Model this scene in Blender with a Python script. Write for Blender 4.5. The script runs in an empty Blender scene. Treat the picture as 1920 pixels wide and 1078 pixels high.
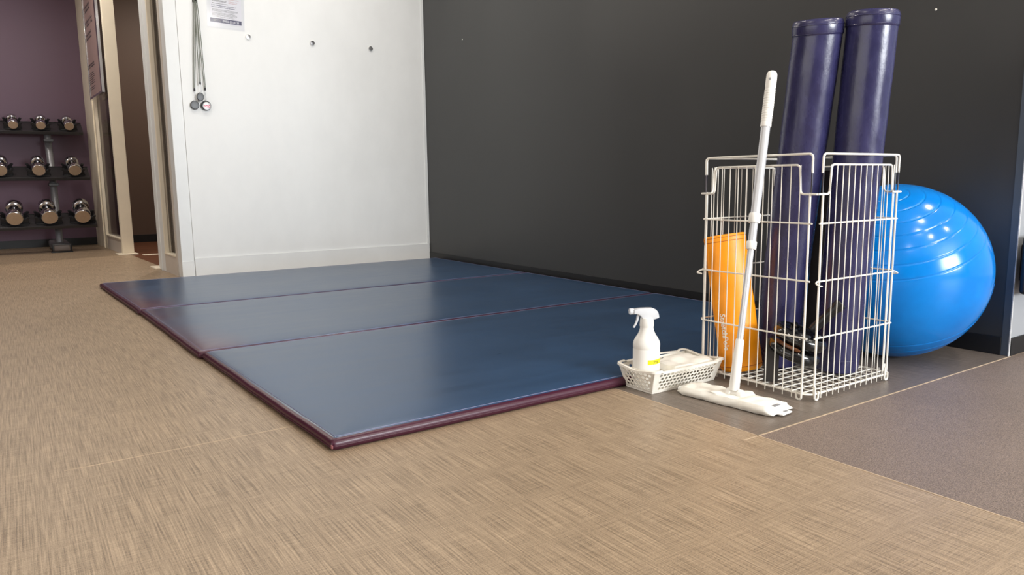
import bpy, bmesh, math, random
from math import sin, cos, pi, radians
from mathutils import Vector, Matrix

random.seed(7)
sc = bpy.context.scene
COL = sc.collection

# ------------------------------------------------------------------ camera
YAW, PITCH, ROLL = radians(34.03222896), radians(8.14297554), radians(0.75575149)
CAM_H = 0.64
_f = Vector((sin(YAW)*cos(PITCH), cos(YAW)*cos(PITCH), -sin(PITCH)))
_r = Vector((cos(YAW), -sin(YAW), 0.0))
_d = _f.cross(_r)
_r2 = _r*cos(ROLL) + _d*sin(ROLL)
_d2 = -_r*sin(ROLL) + _d*cos(ROLL)
cam_data = bpy.data.cameras.new('camera')
cam_data.sensor_width = 36.0
cam_data.lens = 1377.3148/1920*36.0
cam_data.clip_start = 0.05
cam = bpy.data.objects.new('camera', cam_data)
COL.objects.link(cam)
M = Matrix.Identity(4)
for i in range(3):
    M[i][0] = _r2[i]; M[i][1] = -_d2[i]; M[i][2] = -_f[i]
M[0][3], M[1][3], M[2][3] = 0.0, 0.0, CAM_H
cam.matrix_world = M
sc.camera = cam

# ------------------------------------------------------------------ world, exposure, lights
world = bpy.data.worlds.new('world'); sc.world = world
world.use_nodes = True
bg = world.node_tree.nodes['Background']
bg.inputs[0].default_value = (0.90, 0.95, 1.0, 1); bg.inputs[1].default_value = 0.6
sc.view_settings.view_transform = 'Standard'
sc.view_settings.look = 'None'
sc.view_settings.gamma = 1.0
sc.view_settings.use_curve_mapping = False
sc.view_settings.exposure = 0.0

def area(name, loc, target, sx, sy, power, color, spread=180):
    l = bpy.data.lights.new(name, 'AREA'); l.shape = 'RECTANGLE'; l.size = sx; l.size_y = sy
    l.energy = power; l.color = color; l.spread = radians(spread)
    o = bpy.data.objects.new(name, l); COL.objects.link(o); o.location = loc
    o.rotation_euler = (Vector(target)-Vector(loc)).to_track_quat('-Z', 'Y').to_euler()
    return o
# daylight through the windows behind the camera and on the left
area('window_light_back', (3.0, -4.6, 1.75), (2.8, 0, 1.75), 2.4, 1.5, 430, (0.93, 0.97, 1.0))
area('window_light_left', (-4.6, 0.5, 1.5), (0, 0.5, 1.5), 6.0, 2.4, 95, (1.0, 0.97, 0.93))
# ceiling downlights; the last few are unseen, added to brighten frames and rack
for (lx, ly) in [(3.7, 0.7), (2.5, 0.15), (1.75, -0.35), (3.6, -1.0), (2.15, -1.2), (-0.1, -1.3),
                 (0.2, 1.6), (1.7, 2.6), (0.9, 4.4), (2.2, 4.4), (-0.4, 7.0), (0.4, 7.6), (-0.5, 8.4), (0.1, 6.0)]:
    l = bpy.data.lights.new('downlight_or_fill', 'AREA'); l.shape = 'DISK'; l.size = 0.11
    l.energy = 12.5; l.color = (1.0, 0.93, 0.84)
    o = bpy.data.objects.new('downlight_or_fill', l); COL.objects.link(o); o.location = (lx, ly, 2.91)
l = bpy.data.lights.new('corridor_fill', 'AREA'); l.shape = 'DISK'; l.size = 0.12  # unseen lamp, added to brighten the brown wall beyond the opening
l.energy = 34; l.color = (1.0, 0.86, 0.74)
o = bpy.data.objects.new('corridor_fill', l); COL.objects.link(o); o.location = (1.7, 8.2, 2.91)

# ------------------------------------------------------------------ materials
def lin(c):
    return tuple(((x/255)/12.92 if x/255 <= 0.04045 else ((x/255+0.055)/1.055)**2.4) for x in c) + (1,)
class Mat:
    def __init__(s, name, rgb, rough=0.5, metal=0.0, spec=0.5):
        s.m = bpy.data.materials.new(name); s.m.use_nodes = True
        s.nt = s.m.node_tree; s.b = s.nt.nodes['Principled BSDF']
        s.b.inputs['Base Color'].default_value = lin(rgb)
        s.b.inputs['Roughness'].default_value = rough
        s.b.inputs['Metallic'].default_value = metal
        s.b.inputs['Specular IOR Level'].default_value = spec
        s.rgb = rgb
    def n(s, t, **kw):
        nd = s.nt.nodes.new(t)
        for k, v in kw.items():
            if k in nd.inputs: nd.inputs[k].default_value = v
            else: setattr(nd, k, v)
        return nd
    def l(s, a, b): s.nt.links.new(a, b)
    def coords(s, scale=(1, 1, 1), rot=(0, 0, 0)):
        tc = s.n('ShaderNodeTexCoord'); mp = s.n('ShaderNodeMapping')
        mp.inputs['Scale'].default_value = scale; mp.inputs['Rotation'].default_value = rot
        s.l(tc.outputs['Object'], mp.inputs['Vector']); return mp.outputs[0]
    def noise(s, vec, scale, detail=3, rough=0.55):
        nd = s.n('ShaderNodeTexNoise'); nd.inputs['Scale'].default_value = scale
        nd.inputs['Detail'].default_value = detail; nd.inputs['Roughness'].default_value = rough
        s.l(vec, nd.inputs['Vector']); return nd.outputs[0]
    def ramp(s, fac, stops):
        r = s.n('ShaderNodeValToRGB'); els = r.color_ramp.elements
        while len(els) < len(stops): els.new(0.5)
        for e, (p, c) in zip(els, stops): e.position = p; e.color = c
        s.l(fac, r.inputs[0]); return r.outputs[0]
    def math(s, op, a, b=None, clamp=False):
        nd = s.n('ShaderNodeMath', operation=op, use_clamp=clamp)
        for i, v in enumerate((a, b)):
            if v is None: continue
            if isinstance(v, (int, float)): nd.inputs[i].default_value = v
            else: s.l(v, nd.inputs[i])
        return nd.outputs[0]
    def bump(s, h, strength=0.2, dist=0.001):
        b = s.n('ShaderNodeBump'); b.inputs['Strength'].default_value = strength; b.inputs['Distance'].default_value = dist
        s.l(h, b.inputs['Height']); s.l(b.outputs[0], s.b.inputs['Normal']); return b
    def vary(s, scale, amt, vecscale=(1, 1, 1), bump=0.0, dist=0.001, detail=3):
        """soft procedural mottling round the base colour, with optional bump"""
        v = s.coords(vecscale); nz = s.noise(v, scale, detail)
        c = lin(s.rgb)
        s.l(s.ramp(nz, [(0.3, tuple(x*(1-amt) for x in c[:3])+(1,)), (0.7, tuple(min(1, x*(1+amt)) for x in c[:3])+(1,))]), s.b.inputs['Base Color'])
        if bump: s.bump(nz, bump, dist)
        return s

def simple(name, rgb, rough=0.5, metal=0.0, amt=0.04, scale=20, bump=0.0, spec=0.5, dist=0.001):
    return Mat(name, rgb, rough, metal, spec).vary(scale, amt, bump=bump, dist=dist).m

# woven vinyl tile floor: crossed threads in two directions
def floor_mat(name, light, dark, weave=1.0, rough=0.42):
    m = Mat(name, light, rough)
    a = m.noise(m.coords((330, 6.0, 1)), 1.0, 3, 0.65)       # threads running along Y
    b = m.noise(m.coords((12.0, 380, 1)), 1.0, 3, 0.65)       # threads running along X
    c = m.noise(m.coords((1, 1, 1)), 420, 2, 0.7)
    big = m.noise(m.coords((1, 1, 1)), 1.3, 3, 0.5)
    mod = m.noise(m.coords((1, 1, 1)), 9, 2, 0.5)
    f = m.math('ADD', m.math('MULTIPLY', a, 0.46*weave), m.math('MULTIPLY', b, 0.26*weave))
    f = m.math('ADD', f, m.math('MULTIPLY', c, 1.0-0.72*weave))
    g = m.math('ADD', m.math('MULTIPLY', f, 0.92), m.math('MULTIPLY', big, 0.05))
    g = m.math('ADD', g, m.math('MULTIPLY', mod, 0.03))
    m.l(m.ramp(g, [(0.40, lin(dark)), (0.50, tuple((p+q)/2 for p, q in zip(lin(dark), lin(light)))), (0.61, lin(light))]), m.b.inputs['Base Color'])
    m.l(m.math('ADD', m.math('MULTIPLY', g, -0.3), rough+0.15), m.b.inputs['Roughness'])
    m.bump(f, 0.5, 0.0012)
    return m.m
M_FLOOR = floor_mat('woven_vinyl_floor', (190, 166, 138), (110, 93, 74))
M_FLOOR3 = floor_mat('grey_woven_vinyl_floor', (138, 125, 113), (80, 70, 63), rough=0.36)
M_FLOOR2 = floor_mat('stone_vinyl_floor', (148, 130, 118), (92, 80, 72), weave=0.12, rough=0.5)
def wood_mat():
    m = Mat('reddish_wood_floor', (110, 66, 44), 0.35)
    v = m.coords((3, 22, 1)); n = m.noise(v, 1.0, 5, 0.6)
    m.l(m.ramp(n, [(0.35, lin((74, 42, 28))), (0.65, lin((132, 84, 56)))]), m.b.inputs['Base Color']); m.bump(n, 0.1)
    return m.m
M_WOOD = wood_mat()
M_SEAM = simple('floor_seam_line', (186, 164, 138), 0.55, amt=0.15, scale=60)
def wall_mat(name, rgb, rough, amt, scale, bump=0.05, spec=0.5):
    m = Mat(name, rgb, rough, spec=spec)
    big = m.noise(m.coords((1, 1, 0.6)), scale, 4, 0.6); fine = m.noise(m.coords(), 220, 2, 0.6)
    c = lin(rgb)
    m.l(m.ramp(big, [(0.3, tuple(x*(1-amt) for x in c[:3])+(1,)), (0.7, tuple(min(1, x*(1+amt)) for x in c[:3])+(1,))]), m.b.inputs['Base Color'])
    m.l(m.math('ADD', m.math('MULTIPLY', big, 0.25), rough-0.12), m.b.inputs['Roughness'])
    m.bump(m.math('ADD', m.math('MULTIPLY', big, 0.6), m.math('MULTIPLY', fine, 0.08)), bump, 0.004)
    return m.m
M_WHITE = wall_mat('white_painted_panel', (234, 235, 234), 0.42, 0.035, 3.5, 0.10)
M_TRIMW = simple('white_trim_paint', (228, 230, 230), 0.4, amt=0.02, scale=8)
M_CREAM = simple('cream_frame_paint', (240, 229, 208), 0.42, amt=0.03, scale=8)
M_MAUVE = simple('mauve_frame_paint', (206, 196, 186), 0.45, amt=0.03, scale=8)
M_BLACKW = wall_mat('charcoal_wall_paint', (57, 57, 57), 0.40, 0.05, 1.2, 0.05)
M_BASEB = simple('black_rubber_baseboard', (18, 18, 20), 0.45, amt=0.1)
M_GREYW = wall_mat('light_grey_wall_paint', (150, 152, 156), 0.55, 0.03, 2, 0.04)
M_SLATE = simple('slate_corner_trim', (72, 80, 90), 0.45, amt=0.03)
M_CHIP = simple('chipped_plaster_edge', (190, 190, 190), 0.7, amt=0.2, scale=60)
M_PURPLE = wall_mat('purple_wall_paint', (98, 74, 92), 0.5, 0.05, 1.0, 0.03)
M_BROWN = wall_mat('brown_wall_paint', (92, 74, 64), 0.55, 0.05, 1.0, 0.03)
M_CEIL = wall_mat('off_white_ceiling', (216, 212, 204), 0.7, 0.02, 2, 0.02)
def mat_vinyl(name, rgb, rough, spec=0.95, purple_end=False):
    m = Mat(name, rgb, rough, spec=spec)
    st = m.noise(m.coords((1.5, 18, 1)), 1.0, 4, 0.6); big = m.noise(m.coords(), 2.2, 3, 0.55)
    fine = m.noise(m.coords(), 300, 2, 0.6)
    k = m.math('ADD', m.math('MULTIPLY', st, 0.5), m.math('MULTIPLY', big, 0.5))
    c = lin(rgb)
    m.l(m.ramp(k, [(0.35, tuple(x*0.86 for x in c[:3])+(1,)), (0.65, tuple(min(1, x*1.14) for x in c[:3])+(1,))]), m.b.inputs['Base Color'])
    if purple_end:      # blue vinyl blends to a reddish purple towards the left end of the mat
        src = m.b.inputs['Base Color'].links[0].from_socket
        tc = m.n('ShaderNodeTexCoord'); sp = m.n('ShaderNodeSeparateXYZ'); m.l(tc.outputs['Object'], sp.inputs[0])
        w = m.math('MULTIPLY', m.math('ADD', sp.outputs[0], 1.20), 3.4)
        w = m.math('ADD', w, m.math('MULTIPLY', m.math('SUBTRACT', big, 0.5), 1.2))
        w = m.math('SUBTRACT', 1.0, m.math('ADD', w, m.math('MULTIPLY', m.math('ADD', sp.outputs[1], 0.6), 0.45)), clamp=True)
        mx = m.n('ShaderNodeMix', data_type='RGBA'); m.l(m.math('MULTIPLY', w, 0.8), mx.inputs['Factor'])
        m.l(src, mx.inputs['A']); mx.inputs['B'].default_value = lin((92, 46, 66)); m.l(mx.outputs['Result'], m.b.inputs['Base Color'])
    m.l(m.math('ADD', m.math('MULTIPLY', k, 0.16), rough-0.08), m.b.inputs['Roughness'])
    m.bump(m.math('ADD', m.math('MULTIPLY', big, 0.5), m.math('MULTIPLY', fine, 0.02)), 0.06, 0.006)
    return m.m
M_MATBLUE = mat_vinyl('blue_mat_vinyl', (40, 70, 104), 0.30)
M_MATBLUEP = mat_vinyl('purple_end_mat_vinyl', (40, 70, 104), 0.30, purple_end=True)
M_MATMAROON = mat_vinyl('maroon_mat_vinyl', (66, 20, 42), 0.36, spec=0.5)
M_STITCH = simple('pale_stitching', (130, 130, 160), 0.6)
M_NAVY = Mat('navy_leatherette', (44, 44, 86), 0.36).m
def leather():
    m = Mat('navy_leatherette', (46, 45, 84), 0.34, spec=0.6)
    n1 = m.noise(m.coords((1, 1, 0.5)), 26, 3, 0.6); n2 = m.noise(m.coords(), 260, 2, 0.6)
    m.l(m.ramp(n1, [(0.3, lin((40, 39, 74))), (0.7, lin((52, 51, 92)))]), m.b.inputs['Base Color'])
    m.l(m.math('ADD', m.math('MULTIPLY', n1, 0.25), 0.15), m.b.inputs['Roughness'])
    m.bump(m.math('ADD', n1, m.math('MULTIPLY', n2, 0.12)), 0.16, 0.006)
    return m.m
M_NAVY = leather()
M_ORANGE = simple('orange_leatherette', (246, 154, 8), 0.42, amt=0.08, scale=14, bump=0.1, dist=0.004)
M_THREAD = simple('dark_orange_seam', (176, 96, 10), 0.6)
M_WIRE = simple('white_coated_wire', (240, 236, 226), 0.32, amt=0.02)
M_CHROME = simple('chrome', (205, 205, 208), 0.14, 1.0, amt=0.03)
M_DBFACE = simple('brushed_dumbbell_face', (196, 174, 152), 0.38, 0.75, amt=0.05, scale=40)
M_PLBLACK = simple('black_plastic', (26, 26, 29), 0.4, amt=0.1)
M_GLOSSBLACK = simple('glossy_black_rubber', (16, 17, 19), 0.13, amt=0.1, spec=0.7)
M_BROWNBLK = simple('dark_brown_webbing', (34, 28, 26), 0.6, amt=0.15, scale=80)
M_AMBER = simple('amber_brown_plastic', (92, 52, 22), 0.25)
M_SHELF = simple('black_shelf_powdercoat', (44, 42, 44), 0.38, amt=0.06, scale=60)
M_GREYTUBE = simple('grey_powdercoated_tube', (134, 134, 138), 0.35, 0.3, amt=0.04)
M_WHITEPL = simple('white_plastic', (240, 238, 232), 0.38, amt=0.015)
M_CREAMPL = simple('cream_basket_plastic', (238, 233, 222), 0.42, amt=0.015)
M_CLOTH = simple('white_cleaning_cloth', (240, 236, 226), 0.85, amt=0.03, scale=60, bump=0.2, dist=0.002)
M_ALU = simple('satin_aluminium_pole', (214, 216, 220), 0.34, 0.35, amt=0.02)
M_YELLOW = simple('yellow_tape', (246, 230, 20), 0.5, amt=0.03)
M_INK = simple('dark_ink', (40, 38, 46), 0.6)
M_GREYINK = simple('grey_ink', (140, 140, 142), 0.6)
M_REDINK = simple('red_ink', (196, 40, 80), 0.6)
M_PINKINK = simple('faded_red_ink', (206, 156, 156), 0.6)
M_NAVYINK = simple('navy_ink', (58, 60, 96), 0.5)
M_PAPER = simple('white_paper', (236, 235, 238), 0.5, amt=0.01)
M_POSTER = simple('mauve_poster_print', (156, 130, 126), 0.35, amt=0.05)
M_CORD = simple('grey_green_cord', (116, 120, 110), 0.7, amt=0.1, scale=300)
M_WATCH = simple('dark_grey_watch_plastic', (66, 68, 72), 0.35, amt=0.05)
M_SILVER = simple('silver_watch_face', (190, 190, 190), 0.3, 0.4)
def clear_mat(name, tint, rough=0.05, trans=0.75):
    m = bpy.data.materials.new(name); m.use_nodes = True; nt = m.node_tree
    for n_ in list(nt.nodes): nt.nodes.remove(n_)
    out = nt.nodes.new('ShaderNodeOutputMaterial'); mx = nt.nodes.new('ShaderNodeMixShader')
    t = nt.nodes.new('ShaderNodeBsdfTransparent'); t.inputs[0].default_value = tint
    g = nt.nodes.new('ShaderNodeBsdfGlossy'); g.inputs['Roughness'].default_value = rough
    fr = nt.nodes.new('ShaderNodeFresnel'); fr.inputs[0].default_value = 1.5
    nz = nt.nodes.new('ShaderNodeTexNoise'); nz.inputs['Scale'].default_value = 3
    bp = nt.nodes.new('ShaderNodeBump'); bp.inputs['Strength'].default_value = 0.01
    nt.links.new(nz.outputs[0], bp.inputs['Height']); nt.links.new(bp.outputs[0], g.inputs['Normal'])
    mm = nt.nodes.new('ShaderNodeMath'); mm.operation = 'MULTIPLY_ADD'; mm.inputs[1].default_value = trans; mm.inputs[2].default_value = 0.0
    nt.links.new(fr.outputs[0], mm.inputs[0]); nt.links.new(mm.outputs[0], mx.inputs[0])
    nt.links.new(t.outputs[0], mx.inputs[1]); nt.links.new(g.outputs[0], mx.inputs[2]); nt.links.new(mx.outputs[0], out.inputs[0])
    return m
M_GLASS = clear_mat('tinted_pane_glass', (0.55, 0.53, 0.54, 1), trans=0.55)
M_SLEEVE = clear_mat('clear_sleeve', (0.99, 0.99, 1.0, 1), 0.12, trans=0.6)
def translucent_plastic():
    m = Mat('translucent_white_plastic', (232, 234, 238), 0.22)
    m.vary(30, 0.02); m.b.inputs['Transmission Weight'].default_value = 0.25; m.b.inputs['IOR'].default_value = 1.3
    return m.m
M_TRANSL = translucent_plastic()
def ball_mat():
    m = Mat('blue_ball_vinyl', (0, 124, 212), 0.2, spec=0.5)
    n = m.noise(m.coords(), 7, 3, 0.6); n2 = m.noise(m.coords(), 160, 2, 0.6)
    m.l(m.ramp(n, [(0.35, lin((0, 119, 206))), (0.65, lin((0, 130, 220)))]), m.b.inputs['Base Color'])
    m.l(m.math('ADD', m.math('MULTIPLY', n, 0.22), 0.06), m.b.inputs['Roughness'])
    m.bump(m.math('ADD', n, m.math('MULTIPLY', n2, 0.02)), 0.05, 0.01)
    return m.m
M_BALL = ball_mat()
M_BALLLOGO = simple('faded_blue_print', (0, 112, 202), 0.4)

# ------------------------------------------------------------------ mesh helpers
def tf(bm, verts, mat):
    for v in verts: v.co = mat @ v.co
def add_box(bm, lo, hi, bevel=0.0, seg=2, mat=None):
    c = [(a+b)/2 for a, b in zip(lo, hi)]; s = [abs(b-a) for a, b in zip(lo, hi)]
    r = bmesh.ops.create_cube(bm, size=1.0); vs = r['verts']
    for v in vs: v.co = Vector((v.co.x*s[0]+c[0], v.co.y*s[1]+c[1], v.co.z*s[2]+c[2]))
    if bevel > 0:
        es = list({e for v in vs for e in v.link_edges})
        rr = bmesh.ops.bevel(bm, geom=es, offset=bevel, segments=seg, affect='EDGES', profile=0.5)
        vs = list({v for f_ in rr['faces'] for v in f_.verts} | {v for v in vs if v.is_valid})
    if mat is not None: tf(bm, vs, mat)
    return vs
def frame_from(d):
    d = d.normalized(); a = Vector((0, 0, 1)) if abs(d.z) < 0.9 else Vector((1, 0, 0))
    u = d.cross(a).normalized(); return u, d.cross(u).normalized()
def add_tube(bm, pts, r, seg=8, caps=True, closed=False):
    pts = [Vector(p) for p in pts]; n = len(pts); rings = []
    rs = r if isinstance(r, (list, tuple)) else [r]*n
    u = None
    for i, p in enumerate(pts):
        if closed: d = (pts[(i+1) % n]-pts[i-1])
        else: d = (pts[min(i+1, n-1)]-pts[max(i-1, 0)])
        d.normalize()
        if u is None: u, w = frame_from(d)
        else:
            u = (u - d*u.dot(d)); u.normalize(); w = d.cross(u)
        rings.append([bm.verts.new(p + (u*cos(2*pi*k/seg)+w*sin(2*pi*k/seg))*rs[i]) for k in range(seg)])
    m = n if closed else n-1
    for i in range(m):
        A, B = rings[i], rings[(i+1) % n]
        for k in range(seg): bm.faces.new((A[k], A[(k+1) % seg], B[(k+1) % seg], B[k]))
    if caps and not closed:
        bm.faces.new(rings[0][::-1]); bm.faces.new(rings[-1])
    return [v for rg in rings for v in rg]
def round_path(pts, rad, n=4, closed=False):
    pts = [Vector(p) for p in pts]; out = []; N = len(pts)
    for i, p in enumerate(pts):
        if not closed and i in (0, N-1): out.append(p); continue
        a = (pts[i-1]-p); b = (pts[(i+1) % N]-p); r = min(rad, a.length*0.45, b.length*0.45)
        a.normalize(); b.normalize(); A = p+a*r; B = p+b*r
        for k in range(n+1):
            t = k/n; out.append(A*(1-t)**2 + p*2*t*(1-t) + B*t*t)
    return out
def add_lathe(bm, prof, seg=32, mat=None, capb=True, capt=True):
    """prof: list of (radius, z)"""
    rings = []
    for (r, z) in prof: rings.append([bm.verts.new((r*cos(2*pi*k/seg), r*sin(2*pi*k/seg), z)) for k in range(seg)])
    for A, B in zip(rings, rings[1:]):
        for k in range(seg): bm.faces.new((A[k], A[(k+1) % seg], B[(k+1) % seg], B[k]))
    if capb: bm.faces.new(rings[0][::-1])
    if capt: bm.faces.new(rings[-1])
    vs = [v for rg in rings for v in rg]
    if mat is not None: tf(bm, vs, mat)
    return vs
def axis_mat(p0, p1):
    d = (Vector(p1)-Vector(p0)); q = d.to_track_quat('Z', 'Y').to_matrix().to_4x4()
    return Matrix.Translation(Vector(p0)) @ q
def obj(name, bm, mat, parent=None, smooth=True, angle=40):
    bmesh.ops.recalc_face_normals(bm, faces=bm.faces)
    me = bpy.data.meshes.new(name); bm.to_mesh(me); bm.free()
    if smooth:
        for p in me.polygons: p.use_smooth = True
        try: me.set_sharp_from_angle(angle=radians(angle))
        except Exception: pass
    mats = mat if isinstance(mat, (list, tuple)) else [mat]
    for mm in mats: me.materials.append(mm)
    o = bpy.data.objects.new(name, me); COL.objects.link(o)
    if parent is not None: o.parent = parent; o.matrix_parent_inverse = Matrix.Identity(4)
    return o
def localise(o, root):
    """mesh was built in world coordinates: move its data into the root's local frame"""
    o.data.transform(root_matrix(root).inverted()); return o
def root_matrix(r):
    return Matrix.LocRotScale(r.location, r.rotation_euler, Vector((1, 1, 1)))
def wobj(name, bm, mat, root, smooth=True, angle=40):
    """part built in world coordinates under an Empty (or part of one)"""
    top = root
    while top.parent is not None: top = top.parent
    o = obj(name, bm, mat, root, smooth, angle)
    o.data.transform(root_matrix(top).inverted())
    return o
def tag(o, label, cat, group=None):
    o['label'] = label; o['category'] = cat
    if group: o['group'] = group
    return o
def thing(name, label, cat, loc=(0, 0, 0), rz=0.0, group=None):
    o = bpy.data.objects.new(name, None); COL.objects.link(o); o.empty_display_size = 0.1
    o.location = loc; o.rotation_euler = (0, 0, rz)
    return tag(o, label, cat, group)
def struct(name, bm, mat, label=None, parent=None, smooth=False):
    o = obj(name, bm, mat, parent, smooth)
    if parent is None:
        o['kind'] = 'structure'
        if label: o['label'] = label
    return o
def bx(lo, hi, bevel=0.0):
    bm = bmesh.new(); add_box(bm, lo, hi, bevel); return bm
def add_text(bm, body, size, mat4, thick=0.0003, bold=0.0, align='LEFT', remap=None, squeeze=1.0):
    """lettering as real mesh; built in the XY plane, then moved by mat4 (or by remap(x, y, z))"""
    cu = bpy.data.curves.new('lettering', 'FONT'); cu.body = body; cu.size = size; cu.extrude = thick
    cu.offset = bold; cu.align_x = align; cu.resolution_u = 3
    to = bpy.data.objects.new('lettering', cu); COL.objects.link(to)
    bpy.context.view_layer.update()
    dg = bpy.context.evaluated_depsgraph_get(); ev = to.evaluated_get(dg); me = ev.to_mesh()
    base = len(bm.verts)
    nv = []
    for v in me.vertices:
        c = v.co.copy(); c.x *= squeeze
        nv.append(bm.verts.new(remap(c.x, c.y, c.z) if remap else mat4 @ c))
    for p in me.polygons:
        try: bm.faces.new([nv[i] for i in p.vertices])
        except ValueError: pass
    ev.to_mesh_clear(); bpy.data.objects.remove(to); bpy.data.curves.remove(cu)

# ================================================================== THE SETTING
XW = 2.91      # charcoal wall face
YW = 5.55      # white wall face
YB = 9.60      # far wall
def PX(y): return 0.935 - 0.045*(y-6.06)      # face of the glazed partition
CEIL = 2.95
# floors
bm = bmesh.new()
add_box(bm, (-5, 1.13, -0.06), (1.505, 6.05, 0.0))
add_box(bm, (1.505, 1.72, -0.06), (XW+0.02, 6.05, 0.0))
add_box(bm, (-5, -5, -0.06), (1.505, 1.13, 0.0))
add_box(bm, (XW+0.02, 1.13, -0.06), (6, 1.20, 0.0))
# far part, left of the partition line
vs = [bm.verts.new(p) for p in [(-5, 6.05, 0), (PX(6.05)+0.05, 6.05, 0), (PX(YB)+0.05, YB, 0), (-5, YB, 0),
                                (-5, 6.05, -.06), (PX(6.05)+0.05, 6.05, -.06), (PX(YB)+0.05, YB, -.06), (-5, YB, -.06)]]
for f_ in [(0, 1, 2, 3), (7, 6, 5, 4), (0, 4, 5, 1), (1, 5, 6, 2), (2, 6, 7, 3), (3, 7, 4, 0)]: bm.faces.new([vs[i] for i in f_])
struct('floor', bm, M_FLOOR, 'beige woven-look vinyl tile floor')
struct('floor_basket_tile', bx((1.505, 1.13, -0.06), (XW+0.02, 1.72, 0.0)), M_FLOOR3, 'greyer woven-look vinyl floor tile under the wire basket')
struct('floor_stone_tile', bx((1.505, -5, -0.06), (6, 1.13, -0.0006)), M_FLOOR2, 'greyish brown smoother vinyl floor tile area at the right')
bm = bmesh.new()
vs = [bm.verts.new(p) for p in [(PX(5.75)+0.05, 5.75, 0), (3.0, 5.75, 0), (3.0, YB, 0), (PX(YB)+0.05, YB, 0),
                                (PX(5.75)+0.05, 5.75, -.06), (3.0, 5.75, -.06), (3.0, YB, -.06), (PX(YB)+0.05, YB, -.06)]]
for f_ in [(0, 1, 2, 3), (7, 6, 5, 4), (0, 4, 5, 1), (1, 5, 6, 2), (2, 6, 7, 3), (3, 7, 4, 0)]: bm.faces.new([vs[i] for i in f_])
for v in bm.verts: v.co.z -= 0.0004
struct('floor_doorway', bm, M_WOOD, 'reddish brown wooden floor beyond the opening')
# seams between the tiles, thin raised welds
bm = bmesh.new(); add_box(bm, (1.5025, -4.8, -0.001), (1.5065, 1.66, 0.0007))
struct('trim_1', bm, M_SEAM, 'pale floor tile seam running towards the charcoal wall')
bm = bmesh.new(); add_box(bm, (1.45, 1.1275, -0.001), (XW, 1.1315, 0.0007))
struct('trim_2', bm, M_SEAM, 'pale floor tile seam beside the wire basket')
bm = bmesh.new(); add_box(bm, (0.045, 1.905, -0.001), (0.63, 1.9085, 0.0005))
struct('trim_3', bm, M_SEAM, 'faint floor tile seam at the left of the blue mats')
# ceiling and unseen room sides
struct('ceiling', bx((-5.2, -5.2, CEIL), (6.2, YB+0.2, CEIL+0.1)), M_CEIL, 'off-white ceiling')
struct('wall_back', bx((-5.1, -5.1, 0), (6.1, -4.9, CEIL)), M_GREYW)
struct('wall_left', bx((-5.1, -4.9, 0), (-4.9, YB, CEIL)), M_GREYW)
# charcoal wall
struct('wall_right', bx((XW, 1.137, 0), (XW+0.12, YB, CEIL)), M_BLACKW, 'charcoal painted wall')
struct('baseboard_right', bx((XW-0.006, 1.160, 0), (XW, YW, 0.066), 0.0015), M_BASEB, 'black baseboard along the charcoal wall')
struct('trim_4', bx((XW-0.004, 1.134, 0), (XW+0.001, 1.160, CEIL), 0.001), M_SLATE, 'slate corner trim at the end of the charcoal wall')
struct('trim_5', bx((XW-0.005, 1.1325, 0), (XW+0.003, 1.1365, CEIL), 0.001), M_CHIP, 'thin chipped pale corner edge')
# grey return wall
struct('wall_front', bx((XW+0.003, 1.135, 0), (6.1, 1.137, CEIL)), M_GREYW, 'light grey wall turning away at the right edge')
struct('baseboard_front', bx((XW+0.006, 1.130, 0), (6.1, 1.135, 0.066), 0.0015), M_BASEB, 'black baseboard of the light grey wall')
# white wall with its left post
bm = bmesh.new(); add_box(bm, (1.04, YW, 0), (XW, YW+0.12, CEIL)); 
struct('wall_white', bm, M_WHITE, 'white painted wall panel with faint scuffs')
bm = bmesh.new(); add_box(bm, (PX(5.56), YW+0.008, 0), (1.04, YW+0.15, CEIL), 0.003)
struct('trim_6', bm, M_TRIMW, 'white corner post at the left end of the white wall')
bm = bmesh.new(); add_box(bm, (1.04, YW-0.012, 0), (XW-0.007, YW, 0.137), 0.002)
add_box(bm, (PX(5.56)-0.001, YW+0.001, 0), (1.038, YW+0.008, 0.118), 0.001)
struct('baseboard_white', bm, M_TRIMW, 'white baseboard of the white wall')
bm = bmesh.new(); add_box(bm, (XW-0.022, YW-0.006, 0.137), (XW-0.001, YW, CEIL), 0.001)
struct('trim_7', bm, M_TRIMW, 'narrow white strip where the white wall meets the charcoal wall')
# far walls
struct('wall_far', bx((-5, YB, 0), (PX(YB)+0.02, YB+0.1, CEIL)), M_PURPLE, 'purple far wall behind the dumbbell rack')
struct('baseboard_far', bx((-5, YB-0.008, 0), (PX(YB)-0.002, YB, 0.085), 0.002), M_BASEB, 'dark baseboard of the purple wall')
struct('wall_corridor', bx((PX(YB)+0.021, YB, 0), (XW, YB+0.1, CEIL)), M_BROWN, 'brown wall seen through the opening')
struct('baseboard_corridor', bx((PX(YB)+0.09, YB-0.008, 0), (XW, YB, 0.09), 0.002), M_BASEB, 'black baseboard of the brown wall')

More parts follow.
